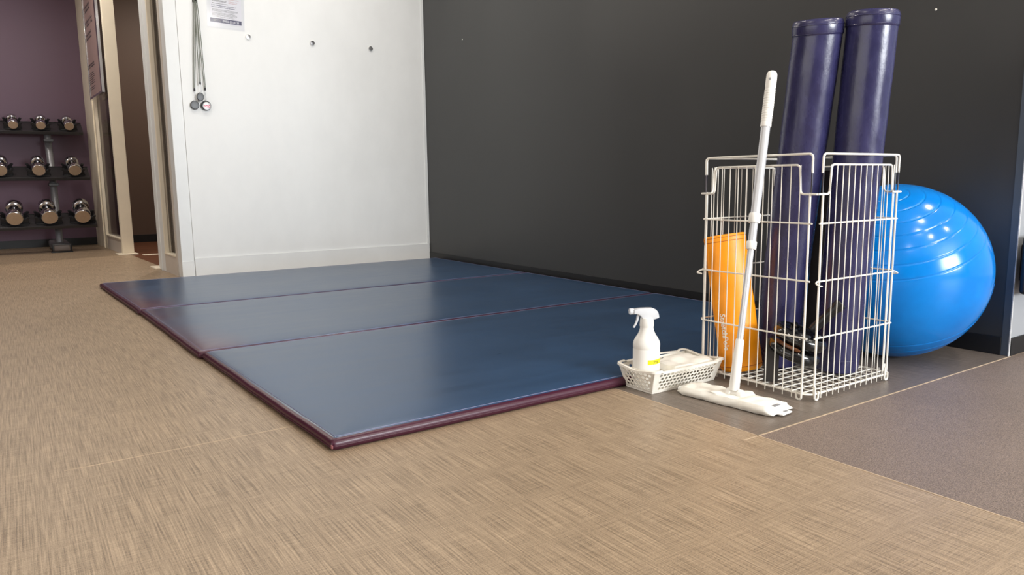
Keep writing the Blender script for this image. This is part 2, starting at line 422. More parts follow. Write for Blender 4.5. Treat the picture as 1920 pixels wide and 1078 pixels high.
# glazed partition (skewed slightly against the room axes)
def part_box(bm, y0, y1, o0, o1, z0, z1, bevel=0.0):
    vs = add_box(bm, (o0, y0, z0), (o1, y1, z1), bevel, 1)
    for v in vs: v.co.x += PX(v.co.y)
root = bpy.data.objects.new('window_1', None); COL.objects.link(root); root['kind'] = 'structure'
root['label'] = 'narrow glazed panel beside the white wall'
def wpart(name, boxes, mat, root, smooth=False):
    bm = bmesh.new()
    for b_ in boxes: part_box(bm, *b_)
    return obj(name, bm, mat, root, smooth)
wpart('frame', [(5.701, 5.735, 0.0, 0.09, 0, CEIL), (5.735, 6.09, 0.0, 0.09, 0, 0.138)], M_MAUVE, root)
wpart('sill', [(5.736, 6.089, -0.004, 0.085, 0.138, 0.147)], M_CREAM, root)
wpart('jamb', [(6.09, 6.33, 0.0, 0.10, 0, CEIL, 0.003), (6.20, 6.21, -0.006, 0.01, 0, CEIL, 0.001), (6.33, 6.35, 0.03, 0.07, 0, CEIL)], M_TRIMW, root)
wpart('glazing_bead', [(6.068, 6.09, 0.0, 0.03, 0.147, CEIL, 0.002), (6.078, 6.09, 0.03, 0.06, 0.147, CEIL, 0.002)], M_CREAM, root)
wpart('glass_pane', [(5.736, 6.078, 0.045, 0.051, 0.147, CEIL)], M_GLASS, root)
wpart('floor_plate', [(6.30, 6.50, -0.035, 0.05, 0, 0.012, 0.002)], M_CREAM, root)
root = bpy.data.objects.new('window_2', None); COL.objects.link(root); root['kind'] = 'structure'
root['label'] = 'glazed cream-framed panel between the opening and the purple wall'
wpart('frame', [(7.95, 8.02, 0.0, 0.10, 0, CEIL, 0.002), (8.86, YB-0.002, 0.0, 0.10, 0, CEIL), (8.98, 9.01, -0.012, 0.0, 0, CEIL, 0.002), (8.86, 8.885, -0.006, 0.0, 0.15, CEIL, 0.001)], M_CREAM, root)
wpart('kick_panel', [(8.02, 8.86, 0.004, 0.09, 0, 0.145)], M_MAUVE, root)
wpart('sill', [(8.02, 8.86, -0.012, 0.085, 0.145, 0.155)], M_CREAM, root)
wpart('glass_pane', [(8.02, 8.86, 0.02, 0.026, 0.155, CEIL)], M_GLASS, root)
wpart('floor_plate', [(7.86, 8.06, -0.05, 0.12, 0, 0.010, 0.002), (7.70, 7.80, 0.14, 0.30, 0, 0.003)], M_CREAM, root)

# ================================================================== EXERCISE MATS
def make_mat(label, c, thick=0.030, stitch=True, cover=None):
    """c: corners front-left, front-right, back-right, back-left on the floor"""
    cx = sum(p[0] for p in c)/4; cy = sum(p[1] for p in c)/4
    t = thing('exercise_mat', label, 'mat', (cx, cy, 0), 0, 'folding exercise mats on the floor')
    P = [Vector((p[0], p[1], 0)) for p in c]
    def outline(inset, rad, z, n=5, wob=0.0):
        out = []; cen = Vector((cx, cy, 0))
        ins = []
        for i in range(4):
            p = P[i]; a = (P[i-1]-p).normalized(); b = (P[(i+1) % 4]-p).normalized()
            ins.append(p + (a+b)*inset)
        path = []
        for i in range(4):
            A, B = ins[i], ins[(i+1) % 4]; L = (B-A).length; r = rad
            a = (ins[i-1]-A).normalized(); b = (B-A).normalized()
            for k in range(n+1):
                tt = k/n; path.append((A+a*r)*(1-tt)**2 + A*2*tt*(1-tt) + (A+b*r)*tt*tt)
            m = 30
            for k in range(1, m): path.append((A+b*r).lerp(B-b*r, k/m))
        for i, q in enumerate(path):
            nrm = (q-cen).normalized()
            w = wob*(sin(q.x*9.3+q.y*7.1)+0.6*sin(q.x*23+q.y*19+1.3))
            out.append(Vector((q.x, q.y, z)) + nrm*w)
        return out
    # side band: maroon, rounded, slightly wavy
    prof = [(0.010, 0.0), (0.003, 0.004), (0.0, 0.010), (0.0, thick*0.62), (0.002, thick*0.80), (0.008, thick*0.94), (0.013, thick*0.985)]
    bm = bmesh.new(); prev = None; first = None
    for (ins, z) in prof:
        ring = [bm.verts.new(p) for p in outline(ins, 0.012, z, wob=0.0012)]
        if prev:
            n = len(ring)
            for k in range(n): bm.faces.new((prev[k], prev[(k+1) % n], ring[(k+1) % n], ring[k]))
        else: first = ring
        prev = ring
    bm.faces.new(first[::-1])
    wobj('side_band', bm, M_MATMAROON, t, angle=60)
    # top cover: blue, gently puffed
    bm = bmesh.new(); prev = None
    for (ins, z) in [(0.012, thick*0.95), (0.013, thick*0.99), (0.020, thick*1.04), (0.035, thick*1.10), (0.07, thick*1.16), (0.14, thick*1.19), (0.3, thick*1.2)]:
        ring = [bm.verts.new(p) for p in outline(ins, 0.012, z, wob=0.0012 if ins < 0.02 else 0.0)]
        if prev:
            n = len(ring)
            for k in range(n): bm.faces.new((prev[k], prev[(k+1) % n], ring[(k+1) % n], ring[k]))
        prev = ring
    bm.faces.new(prev)
    wobj('top_cover', bm, cover or M_MATBLUE, t, angle=60)
    if stitch:
        bm = bmesh.new(); pts = outline(0.019, 0.012, thick*1.035+0.0002)
        add_tube(bm, pts, 0.0009, 5, closed=True)
        wobj('stitching', bm, M_STITCH, t)
        bm = bmesh.new(); pts = outline(-0.0003, 0.012, thick*0.42, wob=0.0012)
        add_tube(bm, pts, 0.0014, 5, closed=True)
        wobj('side_piping', bm, M_MATMAROON, t)
    return t
m1 = make_mat('blue mat with maroon edge nearest the camera, foremost of the three mats', [(0.586, 1.654), (2.88, 1.672), (2.88, 2.862), (0.538, 2.868)])
bm = bmesh.new(); add_box(bm, (0.5845, 1.649, 0.010), (0.5885, 1.657, 0.019), 0.0008, 1)
wobj('corner_tab', bm, simple('faded_pink_tab', (140, 84, 88), 0.6), m1)
make_mat('blue mat with maroon edge lying between the two other mats', [(0.527, 2.872), (2.885, 2.868), (2.885, 4.070), (0.490, 4.076)], thick=0.029, cover=M_MATBLUEP)
make_mat('blue mat with maroon edge in front of the white wall, rearmost of the three mats', [(0.482, 4.081), (2.885, 4.075), (2.885, 5.385), (0.424, 5.398)], thick=0.029, cover=M_MATBLUEP)

# ================================================================== WIRE BASKET
CX0, CX1, CY0, CY1 = 1.852, 2.283, 1.222, 1.640
def make_basket():
    t = thing('wire_basket', 'tall white wire mesh basket holding exercise rollers beside the blue ball', 'basket', (CX0, CY0, 0))
    ZR, ZH, ZN = 0.678, 0.708, 0.600
    def panel(A, B, out, name_label):
        A = Vector(A); B = Vector(B); u = (B-A).normalized(); L = (B-A).length; o_ = Vector(out)
        def p(s, z, off=0.0): q = A+u*s+o_*off; return Vector((q.x, q.y, z))
        a0, a1 = 0.024, L-0.024
        bm = bmesh.new()
        for s in (a0, a1): add_tube(bm, [p(s, 0.016), p(s, 0.60)], 0.0032, 8)
        n = int(round((a1-a0)/0.0300))
        for k in range(1, n):
            s = a0 + (a1-a0)*k/n
            if s < a0+0.022 or s > a1-0.022: zt = ZN+0.005
            else: zt = ZR
            add_tube(bm, [p(s, 0.006, 0.003), p(s, zt, 0.003)], 0.0016, 6)
        for z in (0.185, 0.350, 0.514): add_tube(bm, round_path([p(a0-0.010, z), p(a1+0.010, z)], 0.01), 0.0026, 8)
        add_tube(bm, [p(a0, 0.020), p(a1, 0.020)], 0.0028, 8)
        # hook that clips to the neighbouring panel
        add_tube(bm, round_path([p(a0-0.010, 0.350), p(a0-0.022, 0.346, 0.004), p(a0-0.022, 0.340, 0.016), p(a0-0.004, 0.338, 0.012)], 0.008), 0.0024, 7)
        pa = wobj('side_panel', bm, M_WIRE, t)
        bm = bmesh.new()
        add_tube(bm, round_path([p(a0-0.022, ZN-0.004), p(a0+0.030, ZN-0.004), p(a0+0.036, ZR), p(a1-0.036, ZR), p(a1-0.030, ZN-0.004), p(a1+0.022, ZN-0.004)], 0.012, 5), 0.0030, 8)
        wobj('rim', bm, M_WIRE, pa)
        bm = bmesh.new()
        add_tube(bm, round_path([p(a0-0.004, 0.655, -0.001), p(a0-0.004, ZH), p(a1+0.004, ZH), p(a1+0.004, 0.655, -0.001)], 0.013, 5), 0.0033, 8)
        wobj('handle', bm, M_WIRE, pa)
        for s in (a0-0.003, a1+0.003):
            bm = bmesh.new()
            add_tube(bm, [p(s, 0.597), p(s, 0.659)], 0.0020, 7)
            wobj('handle_pin', bm, M_CHROME, pa)
    panel((CX0, CY0, 0), (CX1, CY0, 0), (0, -1, 0), 'front')
    panel((CX0, CY1, 0), (CX0, CY0, 0), (-1, 0, 0), 'left')
    panel((CX1, CY1, 0), (CX0, CY1, 0), (0, 1, 0), 'rear')
    panel((CX1, CY0, 0), (CX1, CY1, 0), (1, 0, 0), 'ball side')
    # base grid
    bm = bmesh.new()
    c = [(CX0, CY0), (CX1, CY0), (CX1, CY1), (CX0, CY1)]
    add_tube(bm, round_path([Vector((x, y, 0.020)) for x, y in c], 0.035, 6, closed=True), 0.0030, 8, closed=True)
    k = CX0+0.03
    while k < CX1-0.01: add_tube(bm, [(k, CY0, 0.0155), (k, CY1, 0.0155)], 0.0020, 6); k += 0.0345
    k = CY0+0.03
    while k < CY1-0.01: add_tube(bm, [(CX0, k, 0.0195), (CX1, k, 0.0195)], 0.0020, 6); k += 0.0335
    wobj('base_grid', bm, M_WIRE, t)
    # looped feet, two at each corner
    def foot(A, u):
        A = Vector(A); u = Vector(u)
        pts = [A+Vector((0, 0, 0.045)), A+Vector((0, 0, 0.009))]
        for k in range(1, 8):
            an = pi+pi*k/8; pts.append(A+u*(0.0085+0.0085*cos(an))+Vector((0, 0, 0.0115+0.0085*sin(an))))
        pts += [A+u*0.017+Vector((0, 0, 0.012)), A+u*0.017+Vector((0, 0, 0.028))]
        bm = bmesh.new(); add_tube(bm, pts, 0.0030, 8); wobj('foot', bm, M_WIRE, t)
    e = 0.004
    foot((CX0+0.022, CY0-e, 0), (1, 0, 0)); foot((CX0-e, CY0+0.022, 0), (0, 1, 0))
    foot((CX1-0.040, CY0-e, 0), (1, 0, 0)); foot((CX1+e, CY0+0.022, 0), (0, 1, 0))
    foot((CX0-e, CY1-0.040, 0), (0, 1, 0)); foot((CX0+0.022, CY1+e, 0), (1, 0, 0))
    foot((CX1+e, CY1-0.040, 0), (0, 1, 0)); foot((CX1-0.040, CY1+e, 0), (1, 0, 0))
    return t
make_basket()

# ================================================================== NAVY ROLLERS
def make_roller(label, p0, p1, r, cap_tilt=0.0, emb=0.0):
    p0 = Vector(p0); p1 = Vector(p1); L = (p1-p0).length; d = (p1-p0).normalized()
    t = thing('foam_roller', label, 'foam roller', p0, 0, 'long navy rollers in the wire basket')
    Mx = axis_mat(p0, p1)
    bm = bmesh.new()
    prof = [(r*0.90, 0.0), (r*0.985, 0.005), (r, 0.016), (r*0.998, 0.03)]
    n = 26
    for k in range(1, n): prof.append((r*(1.0+0.006*sin(k*1.7)), 0.03+(L-0.08)*k/n))
    prof += [(r*0.995, L-0.045), (r*0.99, L-0.036)]
    add_lathe(bm, prof, 48, Mx)
    wobj('cover', bm, M_NAVY, t)
    # top cap with a seam ridge, possibly tilted
    fw = Mx.to_3x3().inverted() @ _f
    C = Mx @ Matrix.Translation((0, 0, L-0.040)) @ Matrix.Rotation(cap_tilt, 4, fw)
    bm = bmesh.new()
    add_lathe(bm, [(r*0.99, -0.004), (r*1.02, -0.002), (r*1.035, 0.004), (r*1.04, 0.018), (r*1.03, 0.030), (r*0.99, 0.038), (r*0.93, 0.042), (r*0.70, 0.044)], 48, C)
    cp = wobj('end_cap', bm, M_NAVY, t)
    bm = bmesh.new()
    add_tube(bm, [C @ Vector((r*1.036*cos(2*pi*k/48), r*1.036*sin(2*pi*k/48), 0.026)) for k in range(48)], 0.0014, 6, closed=True)
    add_tube(bm, [C @ Vector((r*1.034*cos(2*pi*k/48), r*1.034*sin(2*pi*k/48), 0.001)) for k in range(48)], 0.0010, 6, closed=True)
    wobj('cap_seam', bm, M_NAVY, cp)
    bm = bmesh.new()
    add_tube(bm, [Mx @ Vector((r*1.003*cos(2*pi*k/48), r*1.003*sin(2*pi*k/48), 0.045)) for k in range(48)], 0.0010, 6, closed=True)
    wobj('bottom_seam', bm, M_NAVY, t)
    return t, Mx
make_roller('long navy leatherette roller standing in the wire basket, nearer the blue ball', (2.18, 1.350, 0.026), (2.140, 1.259, 1.120), 0.0705)
make_roller('long navy leatherette roller standing in the wire basket, nearer the mop', (2.097, 1.520, 0.026), (2.050, 1.374, 1.107), 0.0705, cap_tilt=-0.10)

# ================================================================== ORANGE ROLLER
def make_orange():
    p0 = Vector((1.938, 1.528, 0.026)); p1 = Vector((1.912, 1.592, 0.462)); L = (p1-p0).length; r = 0.0670
    dep = Vector((_f.x, _f.y, 0)).normalized()
    def squash(v):
        tt = max(0, min(1, (v.z-p0.z)/(p1.z-p0.z))); a = p0.lerp(p1, tt); q = v-a; k = 0.95-0.37*tt
        return a + q - dep*q.dot(dep)*(1-k)
    def squash_bm(bm):
        for v in bm.verts: v.co = squash(v.co)
    t = thing('foam_roller', 'short orange roller with white lettering standing in the wire basket', 'foam roller', p0)
    Mx = axis_mat(p0, p1)
    bm = bmesh.new()
    prof = [(r*0.92, 0.0), (r*0.99, 0.006), (r, 0.014)]
    for k in range(1, 16): prof.append((r*(1+0.010*sin(k*1.1)), 0.014+(L-0.04)*k/16))
    prof += [(r*1.01, L-0.022), (r*1.02, L-0.012), (r*1.0, L-0.004), (r*0.93, L), (r*0.6, L+0.001)]
    add_lathe(bm, prof, 40, Mx); squash_bm(bm)
    wobj('cover', bm, M_ORANGE, t)
    for nm, z in (('top_seam', L-0.021), ('zip_seam', L-0.008), ('bottom_seam', 0.016)):
        bm = bmesh.new(); rr = r*1.012
        add_tube(bm, [Mx @ Vector((rr*cos(2*pi*k/40), rr*sin(2*pi*k/40), z)) for k in range(40)], 0.0012, 6, closed=True); squash_bm(bm)
        wobj(nm, bm, M_THREAD, t)
    # white lettering running down the side, wrapped on the curve
    # angle of the viewer side in the roller's frame
    inv = Mx.to_3x3().inverted(); v = inv @ (Vector((0, 0, CAM_H))-p0); base = math.atan2(v.y, v.x)
    size = 0.0275
    def remap(x, y, z):
        # text x runs downward, text y runs to the right as seen
        ang = base - 0.70 + y/r
        zz = 0.190 - x*1.0
        rad = r*1.011+0.0003+z
        return squash(Mx @ Vector((rad*cos(ang), rad*sin(ang), zz)))
    bm = bmesh.new(); add_text(bm, 'StretchPole', size, None, 0.0003, 0.0004, remap=remap, squeeze=0.92)
    wobj('lettering', bm, M_WIRE, t, smooth=False)
make_orange()

# ================================================================== BLACK WHEEL IN THE BASKET
def make_wheel():
    c = Vector((1.968, 1.348, 0.135))
    t = thing('exercise_gadget', 'glossy black round exercise gadget with strap lying tilted at the bottom of the wire basket', 'exercise equipment', (1.968, 1.348, 0.022))
    ax = Vector((0.18, -0.32, 0.95)).normalized()
    R0 = Matrix.Translation(c) @ ax.to_track_quat('Z', 'Y').to_matrix().to_4x4()
    r = 0.082
    def disc(z0, z1):
        h = z1-z0
        return [(r*0.35, z0), (r*0.80, z0), (r*0.93, z0+h*0.12), (r, z0+h*0.38), (r, z0+h*0.62), (r*0.94, z0+h*0.88), (r*0.84, z1), (r*0.78, z1-0.004), (r*0.40, z1-0.006), (r*0.34, z1-0.002), (r*0.30, z1)]
    bm = bmesh.new(); add_lathe(bm, disc(0.004, 0.044), 44, R0); wobj('wheel', bm, M_GLOSSBLACK, t)
    bm = bmesh.new(); add_lathe(bm, disc(-0.042, -0.004), 44, R0); wobj('wheel', bm, M_GLOSSBLACK, t)
    bm = bmesh.new(); add_lathe(bm, [(r*0.5, -0.006), (r*0.5, 0.006)], 30, R0); wobj('hub', bm, M_PLBLACK, t)
    for k in range(3):
        bm = bmesh.new(); a = k*2.1+0.6
        add_tube(bm, [R0 @ Vector((cos(a)*r*0.42, sin(a)*r*0.42, 0.041)), R0 @ Vector((cos(a)*r*0.6, sin(a)*r*0.6, 0.047)), R0 @ Vector((cos(a)*r*0.78, sin(a)*r*0.78, 0.041))], [0.006, 0.008, 0.006], 10)
        wobj('spoke', bm, M_GLOSSBLACK, t)
    bm = bmesh.new()
    add_tube(bm, [R0 @ Vector((r*0.95*cos(a), r*0.95*sin(a), 0.0)) for a in [2.3+0.12*k for k in range(10)]], [0.003]+[0.006]*8+[0.003], 8)
    wobj('amber_guard', bm, M_AMBER, t)
    # handle tube rising to the right
    h0 = c + ax*0.044; h1 = Vector((2.055, 1.263, 0.262))
    h0 = Vector((2.005, 1.315, 0.185))
    bm = bmesh.new(); mid = (h0+h1)/2
    add_lathe(bm, [(0.012, -0.01), (0.015, 0.0), (0.015, (h1-h0).length*0.8), (0.018, (h1-h0).length*0.86), (0.018, (h1-h0).length), (0.014, (h1-h0).length+0.004)], 20, axis_mat(h0, h1))
    wobj('handle', bm, M_PLBLACK, t)
    # strap hanging down to the base grid
    bm = bmesh.new()
    path = [Vector((1.915, 1.392, 0.150)), Vector((1.892, 1.380, 0.110)), Vector((1.880, 1.372, 0.065)), Vector((1.870, 1.366, 0.027))]
    w = Vector((0.5, -0.85, 0)).normalized()*0.021; tk = Vector((0.85, 0.5, 0)).normalized()*0.0022
    prev = None
    for p in path:
        ring = [bm.verts.new(p+a*w+b*tk) for a, b in ((-1, -1), (1, -1), (1, 1), (-1, 1))]
        if prev:
            for k in range(4): bm.faces.new((prev[k], prev[(k+1) % 4], ring[(k+1) % 4], ring[k]))
        else: bm.faces.new(ring)
        prev = ring
    bm.faces.new(prev[::-1])
    wobj('strap', bm, M_BROWNBLK, t)
make_wheel()

# dark strip added to fill the gap between the two long rollers
bm = bmesh.new()
pth = [Vector((2.232, 1.470, 0.024)), Vector((2.236, 1.462, 0.25)), Vector((2.222, 1.440, 0.50)), Vector((2.205, 1.418, 0.665))]
_w = Vector((0.50, -0.86, 0))*0.030; _t = Vector((0.86, 0.50, 0))*0.003; prev = None
for p in pth:
    ring = [bm.verts.new(p+_w*a+_t*b) for a, b in ((-1, -1), (1, -1), (1, 1), (-1, 1))]
    if prev:
        for k in range(4): bm.faces.new((prev[k], prev[(k+1) % 4], ring[(k+1) % 4], ring[k]))
    else: bm.faces.new(ring)
    prev = ring
bm.faces.new(prev[::-1])
tag(obj('gap_strip', bm, M_BROWNBLK), 'dark brown strip added behind the gap between the two navy rollers', 'strap')

# ================================================================== BLUE BALL
def make_ball():
    C = Vector((2.597, 1.402, 0.3085)); rx, ry, rz = 0.3025, 0.309, 0.3080
    o_ = Vector((0, 0, CAM_H))
    # pole of the grooves: towards upper left as seen
    ax = Vector((-0.407, -0.126, 0.905)).normalized()
    q = ax.to_track_quat('Z', 'Y').to_matrix().to_4x4()
    t = thing('exercise_ball', 'big blue ribbed exercise ball squeezed between wire basket and charcoal wall', 'exercise ball', (C.x, C.y, 0))
    bm = bmesh.new(); nlat, nlon = 520, 96
    grooves = [radians(a) for a in (11, 20, 29, 38, 47, 56, 65)]; grooves += [pi-g for g in grooves]
    rings = []
    for i in range(nlat+1):
        th = pi*i/nlat
        dd = 0.0
        for g in grooves: dd += 0.0021*math.exp(-((th-g)/0.0062)**2)
        ring = []
        for k in range(nlon if 0 < i < nlat else 1):
            ph = 2*pi*k/nlon
            v = (q @ Vector((sin(th)*cos(ph), sin(th)*sin(ph), cos(th))))*(1-dd/0.305)
            ring.append(bm.verts.new((C.x+v.x*rx, C.y+v.y*ry, C.z+v.z*rz)))
        rings.append(ring)
    for i in range(nlat):
        A, B = rings[i], rings[i+1]
        for k in range(nlon):
            k2 = (k+1) % nlon
            if len(A) == 1: bm.faces.new((A[0], B[k], B[k2]))
            elif len(B) == 1: bm.faces.new((A[k], A[k2], B[0]))
            else: bm.faces.new((A[k], A[k2], B[k2], B[k]))
    wobj('ball_skin', bm, M_BALL, t, angle=180)
    bm = bmesh.new()
    pz = C + Vector((ax.x*rx, ax.y*ry, ax.z*rz))
    add_lathe(bm, [(0.009, -0.002), (0.010, 0.001), (0.007, 0.0025), (0.003, 0.0028)], 20, axis_mat(pz, pz+ax))
    wobj('valve_plug', bm, M_BALLLOGO, t)
    # faded print low on the right: slanted outline box with a few strokes
    n0 = Vector((0.10, -0.96, -0.24)).normalized(); u = Vector((0, 0, 1)).cross(n0).normalized()*-1; w = n0.cross(u)
    u = Vector((1, 0.10, 0)).normalized(); w = n0.cross(u).normalized(); 
    if w.z < 0: w = -w
    def on(a, b):
        v = (n0 + u*a + w*b).normalized(); return C + Vector((v.x*(rx+0.0004), v.y*(ry+0.0004), v.z*(rz+0.0004)))
    bm = bmesh.new()
    def stroke(pts): add_tube(bm, [on(*p) for p in pts], 0.0009, 5)
    X0, Y0 = 0.30, 0.05
    stroke([(X0, Y0+0.10), (X0+0.01, Y0), (X0+0.015, Y0-0.10)]); stroke([(X0+0.015, Y0-0.10), (X0+0.10, Y0-0.06), (X0+0.19, Y0-0.01)])
    for k in range(4):
        stroke([(X0+0.05+0.03*k, Y0-0.045+0.012*k), (X0+0.055+0.03*k, Y0-0.015+0.012*k), (X0+0.068+0.03*k, Y0-0.02+0.012*k), (X0+0.066+0.03*k, Y0-0.042+0.012*k)])
    wobj('faded_print', bm, M_BALLLOGO, t)
make_ball()

# ================================================================== TRAY WITH HOLES
def make_tray():
    bx0, bx1, by0, by1 = 1.550, 1.826, 1.548, 1.659     # bottom
    tx0, tx1, ty0, ty1 = 1.537, 1.846, 1.524, 1.690     # rim
    H = 0.072; zb = 0.0012
    t = thing('plastic_basket', 'shallow cream plastic tray with round holes beside the blue mat', 'basket', ((bx0+bx1)/2, (by0+by1)/2, 0))
    def rect(f, n_c=5, wav=True):
        """outline at height fraction f"""
        x0 = bx0+(tx0-bx0)*f; x1 = bx1+(tx1-bx1)*f; y0 = by0+(ty0-by0)*f; y1 = by1+(ty1-by1)*f
        return x0, x1, y0, y1
    # perforated walls: strips of quads with octagonal holes
    def wall(P00, P10, P01, P11, ncol, nrow, hole=0.41, nm='side_wall', m0=0.07, m1=0.07, zz0=0.12, zz1=0.10):
        P00, P10, P01, P11 = map(Vector, (P00, P10, P01, P11))
        bm = bmesh.new()
        def pt(s, v): return P00.lerp(P10, s).lerp(P01.lerp(P11, s), v)
        cw = (1-m0-m1)/ncol; ch = (1-zz0-zz1)/nrow
        rows = []
        for j in range(nrow):
            shift = 0.5*(j % 2)
            cells = [(m0+(i+shift)*cw, m0+(i+1+shift)*cw) for i in range(ncol - (j % 2))]
            v0 = zz0+j*ch; v1 = v0+ch
            if j % 2: 
                for a, b in ((m0, m0+0.5*cw), (1-m1-0.5*cw, 1-m1)): bm.faces.new([bm.verts.new(pt(*c_)) for c_ in ((a, v0), (b, v0), (b, v1), (a, v1))])
            for (a, b) in cells:
                N = 16; sc_, vc = (a+b)/2, (v0+v1)/2
                inner, outer = [], []
                for k in range(N):
                    an = 2*pi*k/N+pi/N; cx_, cy_ = cos(an), sin(an)
                    m_ = max(abs(cx_), abs(cy_)); inner.append(bm.verts.new(pt(sc_+cx_*hole*(b-a), vc+cy_*hole*ch)))
                    ox, oy = cx_/m_, cy_/m_
                    # square cell outline, snapped at the corners
                    outer.append(bm.verts.new(pt(sc_+ox*0.5*(b-a), vc+oy*0.5*ch)))
                for k in range(N):
                    k2 = (k+1) % N
                    bm.faces.new((outer[k], outer[k2], inner[k2], inner[k]))
                # corner triangles
                for k in range(N):
                    k2 = (k+1) % N; A = cos(2*pi*k/N+pi/N), sin(2*pi*k/N+pi/N); B = cos(2*pi*k2/N+pi/N), sin(2*pi*k2/N+pi/N)
                    if (abs(A[0]) > abs(A[1])) != (abs(B[0]) > abs(B[1])):
                        cxn = 1 if (A[0]+B[0]) > 0 else -1; cyn = 1 if (A[1]+B[1]) > 0 else -1
                        cv = bm.verts.new(pt(sc_+cxn*0.5*(b-a), vc+cyn*0.5*ch)); bm.faces.new((outer[k], cv, outer[k2]))
        for (a, b, v0, v1) in ((0, 1, 0, zz0), (0, 1, 1-zz1, 1), (0, m0, zz0, 1-zz1), (1-m1, 1, zz0, 1-zz1)):
            bm.faces.new([bm.verts.new(pt(*c_)) for c_ in ((a, v0), (b, v0), (b, v1), (a, v1))])
        bmesh.ops.remove_doubles(bm, verts=bm.verts, dist=0.00005)
        o = wobj(nm, bm, M_CREAMPL, t, smooth=False)
        sol = o.modifiers.new('thickness', 'SOLIDIFY'); sol.thickness = 0.0018; sol.offset = 0
    z0, z1 = zb, H-0.002
    wall((bx0, by0, z0), (bx1, by0, z0), (tx0+.004, ty0+.004, z1), (tx1-.004, ty0+.004, z1), 16, 5)
    wall((bx0, by1, z0), (bx0, by0, z0), (tx0+.004, ty1-.004, z1), (tx0+.004, ty0+.004, z1), 7, 5)
    wall((bx1, by0, z0), (bx1, by1, z0), (tx1-.004, ty0+.004, z1), (tx1-.004, ty1-.004, z1), 7, 5)
    wall((bx1, by1, z0), (bx0, by1, z0), (tx1-.004, ty1-.004, z1), (tx0+.004, ty1-.004, z1), 16, 5)
    bm = bmesh.new(); add_box(bm, (bx0, by0, 0.0), (bx1, by1, 0.003), 0.0008, 1); wobj('bottom', bm, M_CREAMPL, t)
    # wavy rim
    bm = bmesh.new(); n = 160; pin, pout, plow = [], [], []
    per = round_path([Vector((tx0, ty0, 0)), Vector((tx1, ty0, 0)), Vector((tx1, ty1, 0)), Vector((tx0, ty1, 0))], 0.018, 8, closed=True)
    # resample
    dens = []
    for i in range(len(per)):
        a, b = per[i], per[(i+1) % len(per)]; m_ = max(1, int((b-a).length/0.006))
        for k in range(m_): dens.append(a.lerp(b, k/m_))
    cx_, cy_ = (tx0+tx1)/2, (ty0+ty1)/2
    prof = [(-0.008, -0.001), (0.0, 0.0015), (0.004, 0.0), (0.005, -0.006), (0.003, -0.006), (0.0, -0.001), (-0.008, -0.003)]
    rings = []
    for p in dens:
        nx = (p.x-cx_)/(tx1-tx0)*2; ny = (p.y-cy_)/(ty1-ty0)*2
        # rim dips in the middle of the short sides, rises at the corners
        z = H + 0.004*(abs(ny)**3)*(1 if abs(nx) > 0.8 else 0) + (-0.006*math.exp(-(ny/0.45)**2) if abs(nx) > 0.93 else 0)
        z += 0.007*math.exp(-((nx)/0.55)**2) if ny > 0.93 else 0
        d = Vector((nx**5, ny**5, 0)); d.normalize()
        rings.append([bm.verts.new((p.x+d.x*a, p.y+d.y*a, z+b)) for a, b in prof])
    N = len(rings); K = len(prof)
    for i in range(N):
        A, B = rings[i], rings[(i+1) % N]
        for k in range(K): bm.faces.new((A[k], A[(k+1) % K], B[(k+1) % K], B[k]))
    wobj('rim', bm, M_CREAMPL, t)
make_tray()

def cloth_grid(bm, nx, ny, fn):
    g = [[bm.verts.new(fn(i/nx, j/ny)) for j in range(ny+1)] for i in range(nx+1)]
    for i in range(nx):
        for j in range(ny): bm.faces.new((g[i][j], g[i+1][j], g[i+1][j+1], g[i][j+1]))
# cloth in the tray
def make_cloth():
    def top(s, v):
        x = 1.640+0.192*s; y = 1.543+0.128*v
        e = min(s, 1-s, v, 1-v)
        z = 0.065 + 0.0025*sin(s*9+v*3)+0.002*sin(s*4-v*11+1)+0.0012*sin(s*19+v*6) + 0.004*s
        z = z*min(1, 0.70+e*5)
        return (x, y, max(0.006, z))
    bm = bmesh.new(); cloth_grid(bm, 48, 30, top)
    o = obj('cleaning_cloth', bm, M_CLOTH, None)
    s = o.modifiers.new('thickness', 'SOLIDIFY'); s.thickness = 0.002; s.offset = -1
    tag(o, 'folded white cleaning cloth lying in the cream tray beside the spray bottle', 'cloth')
make_cloth()

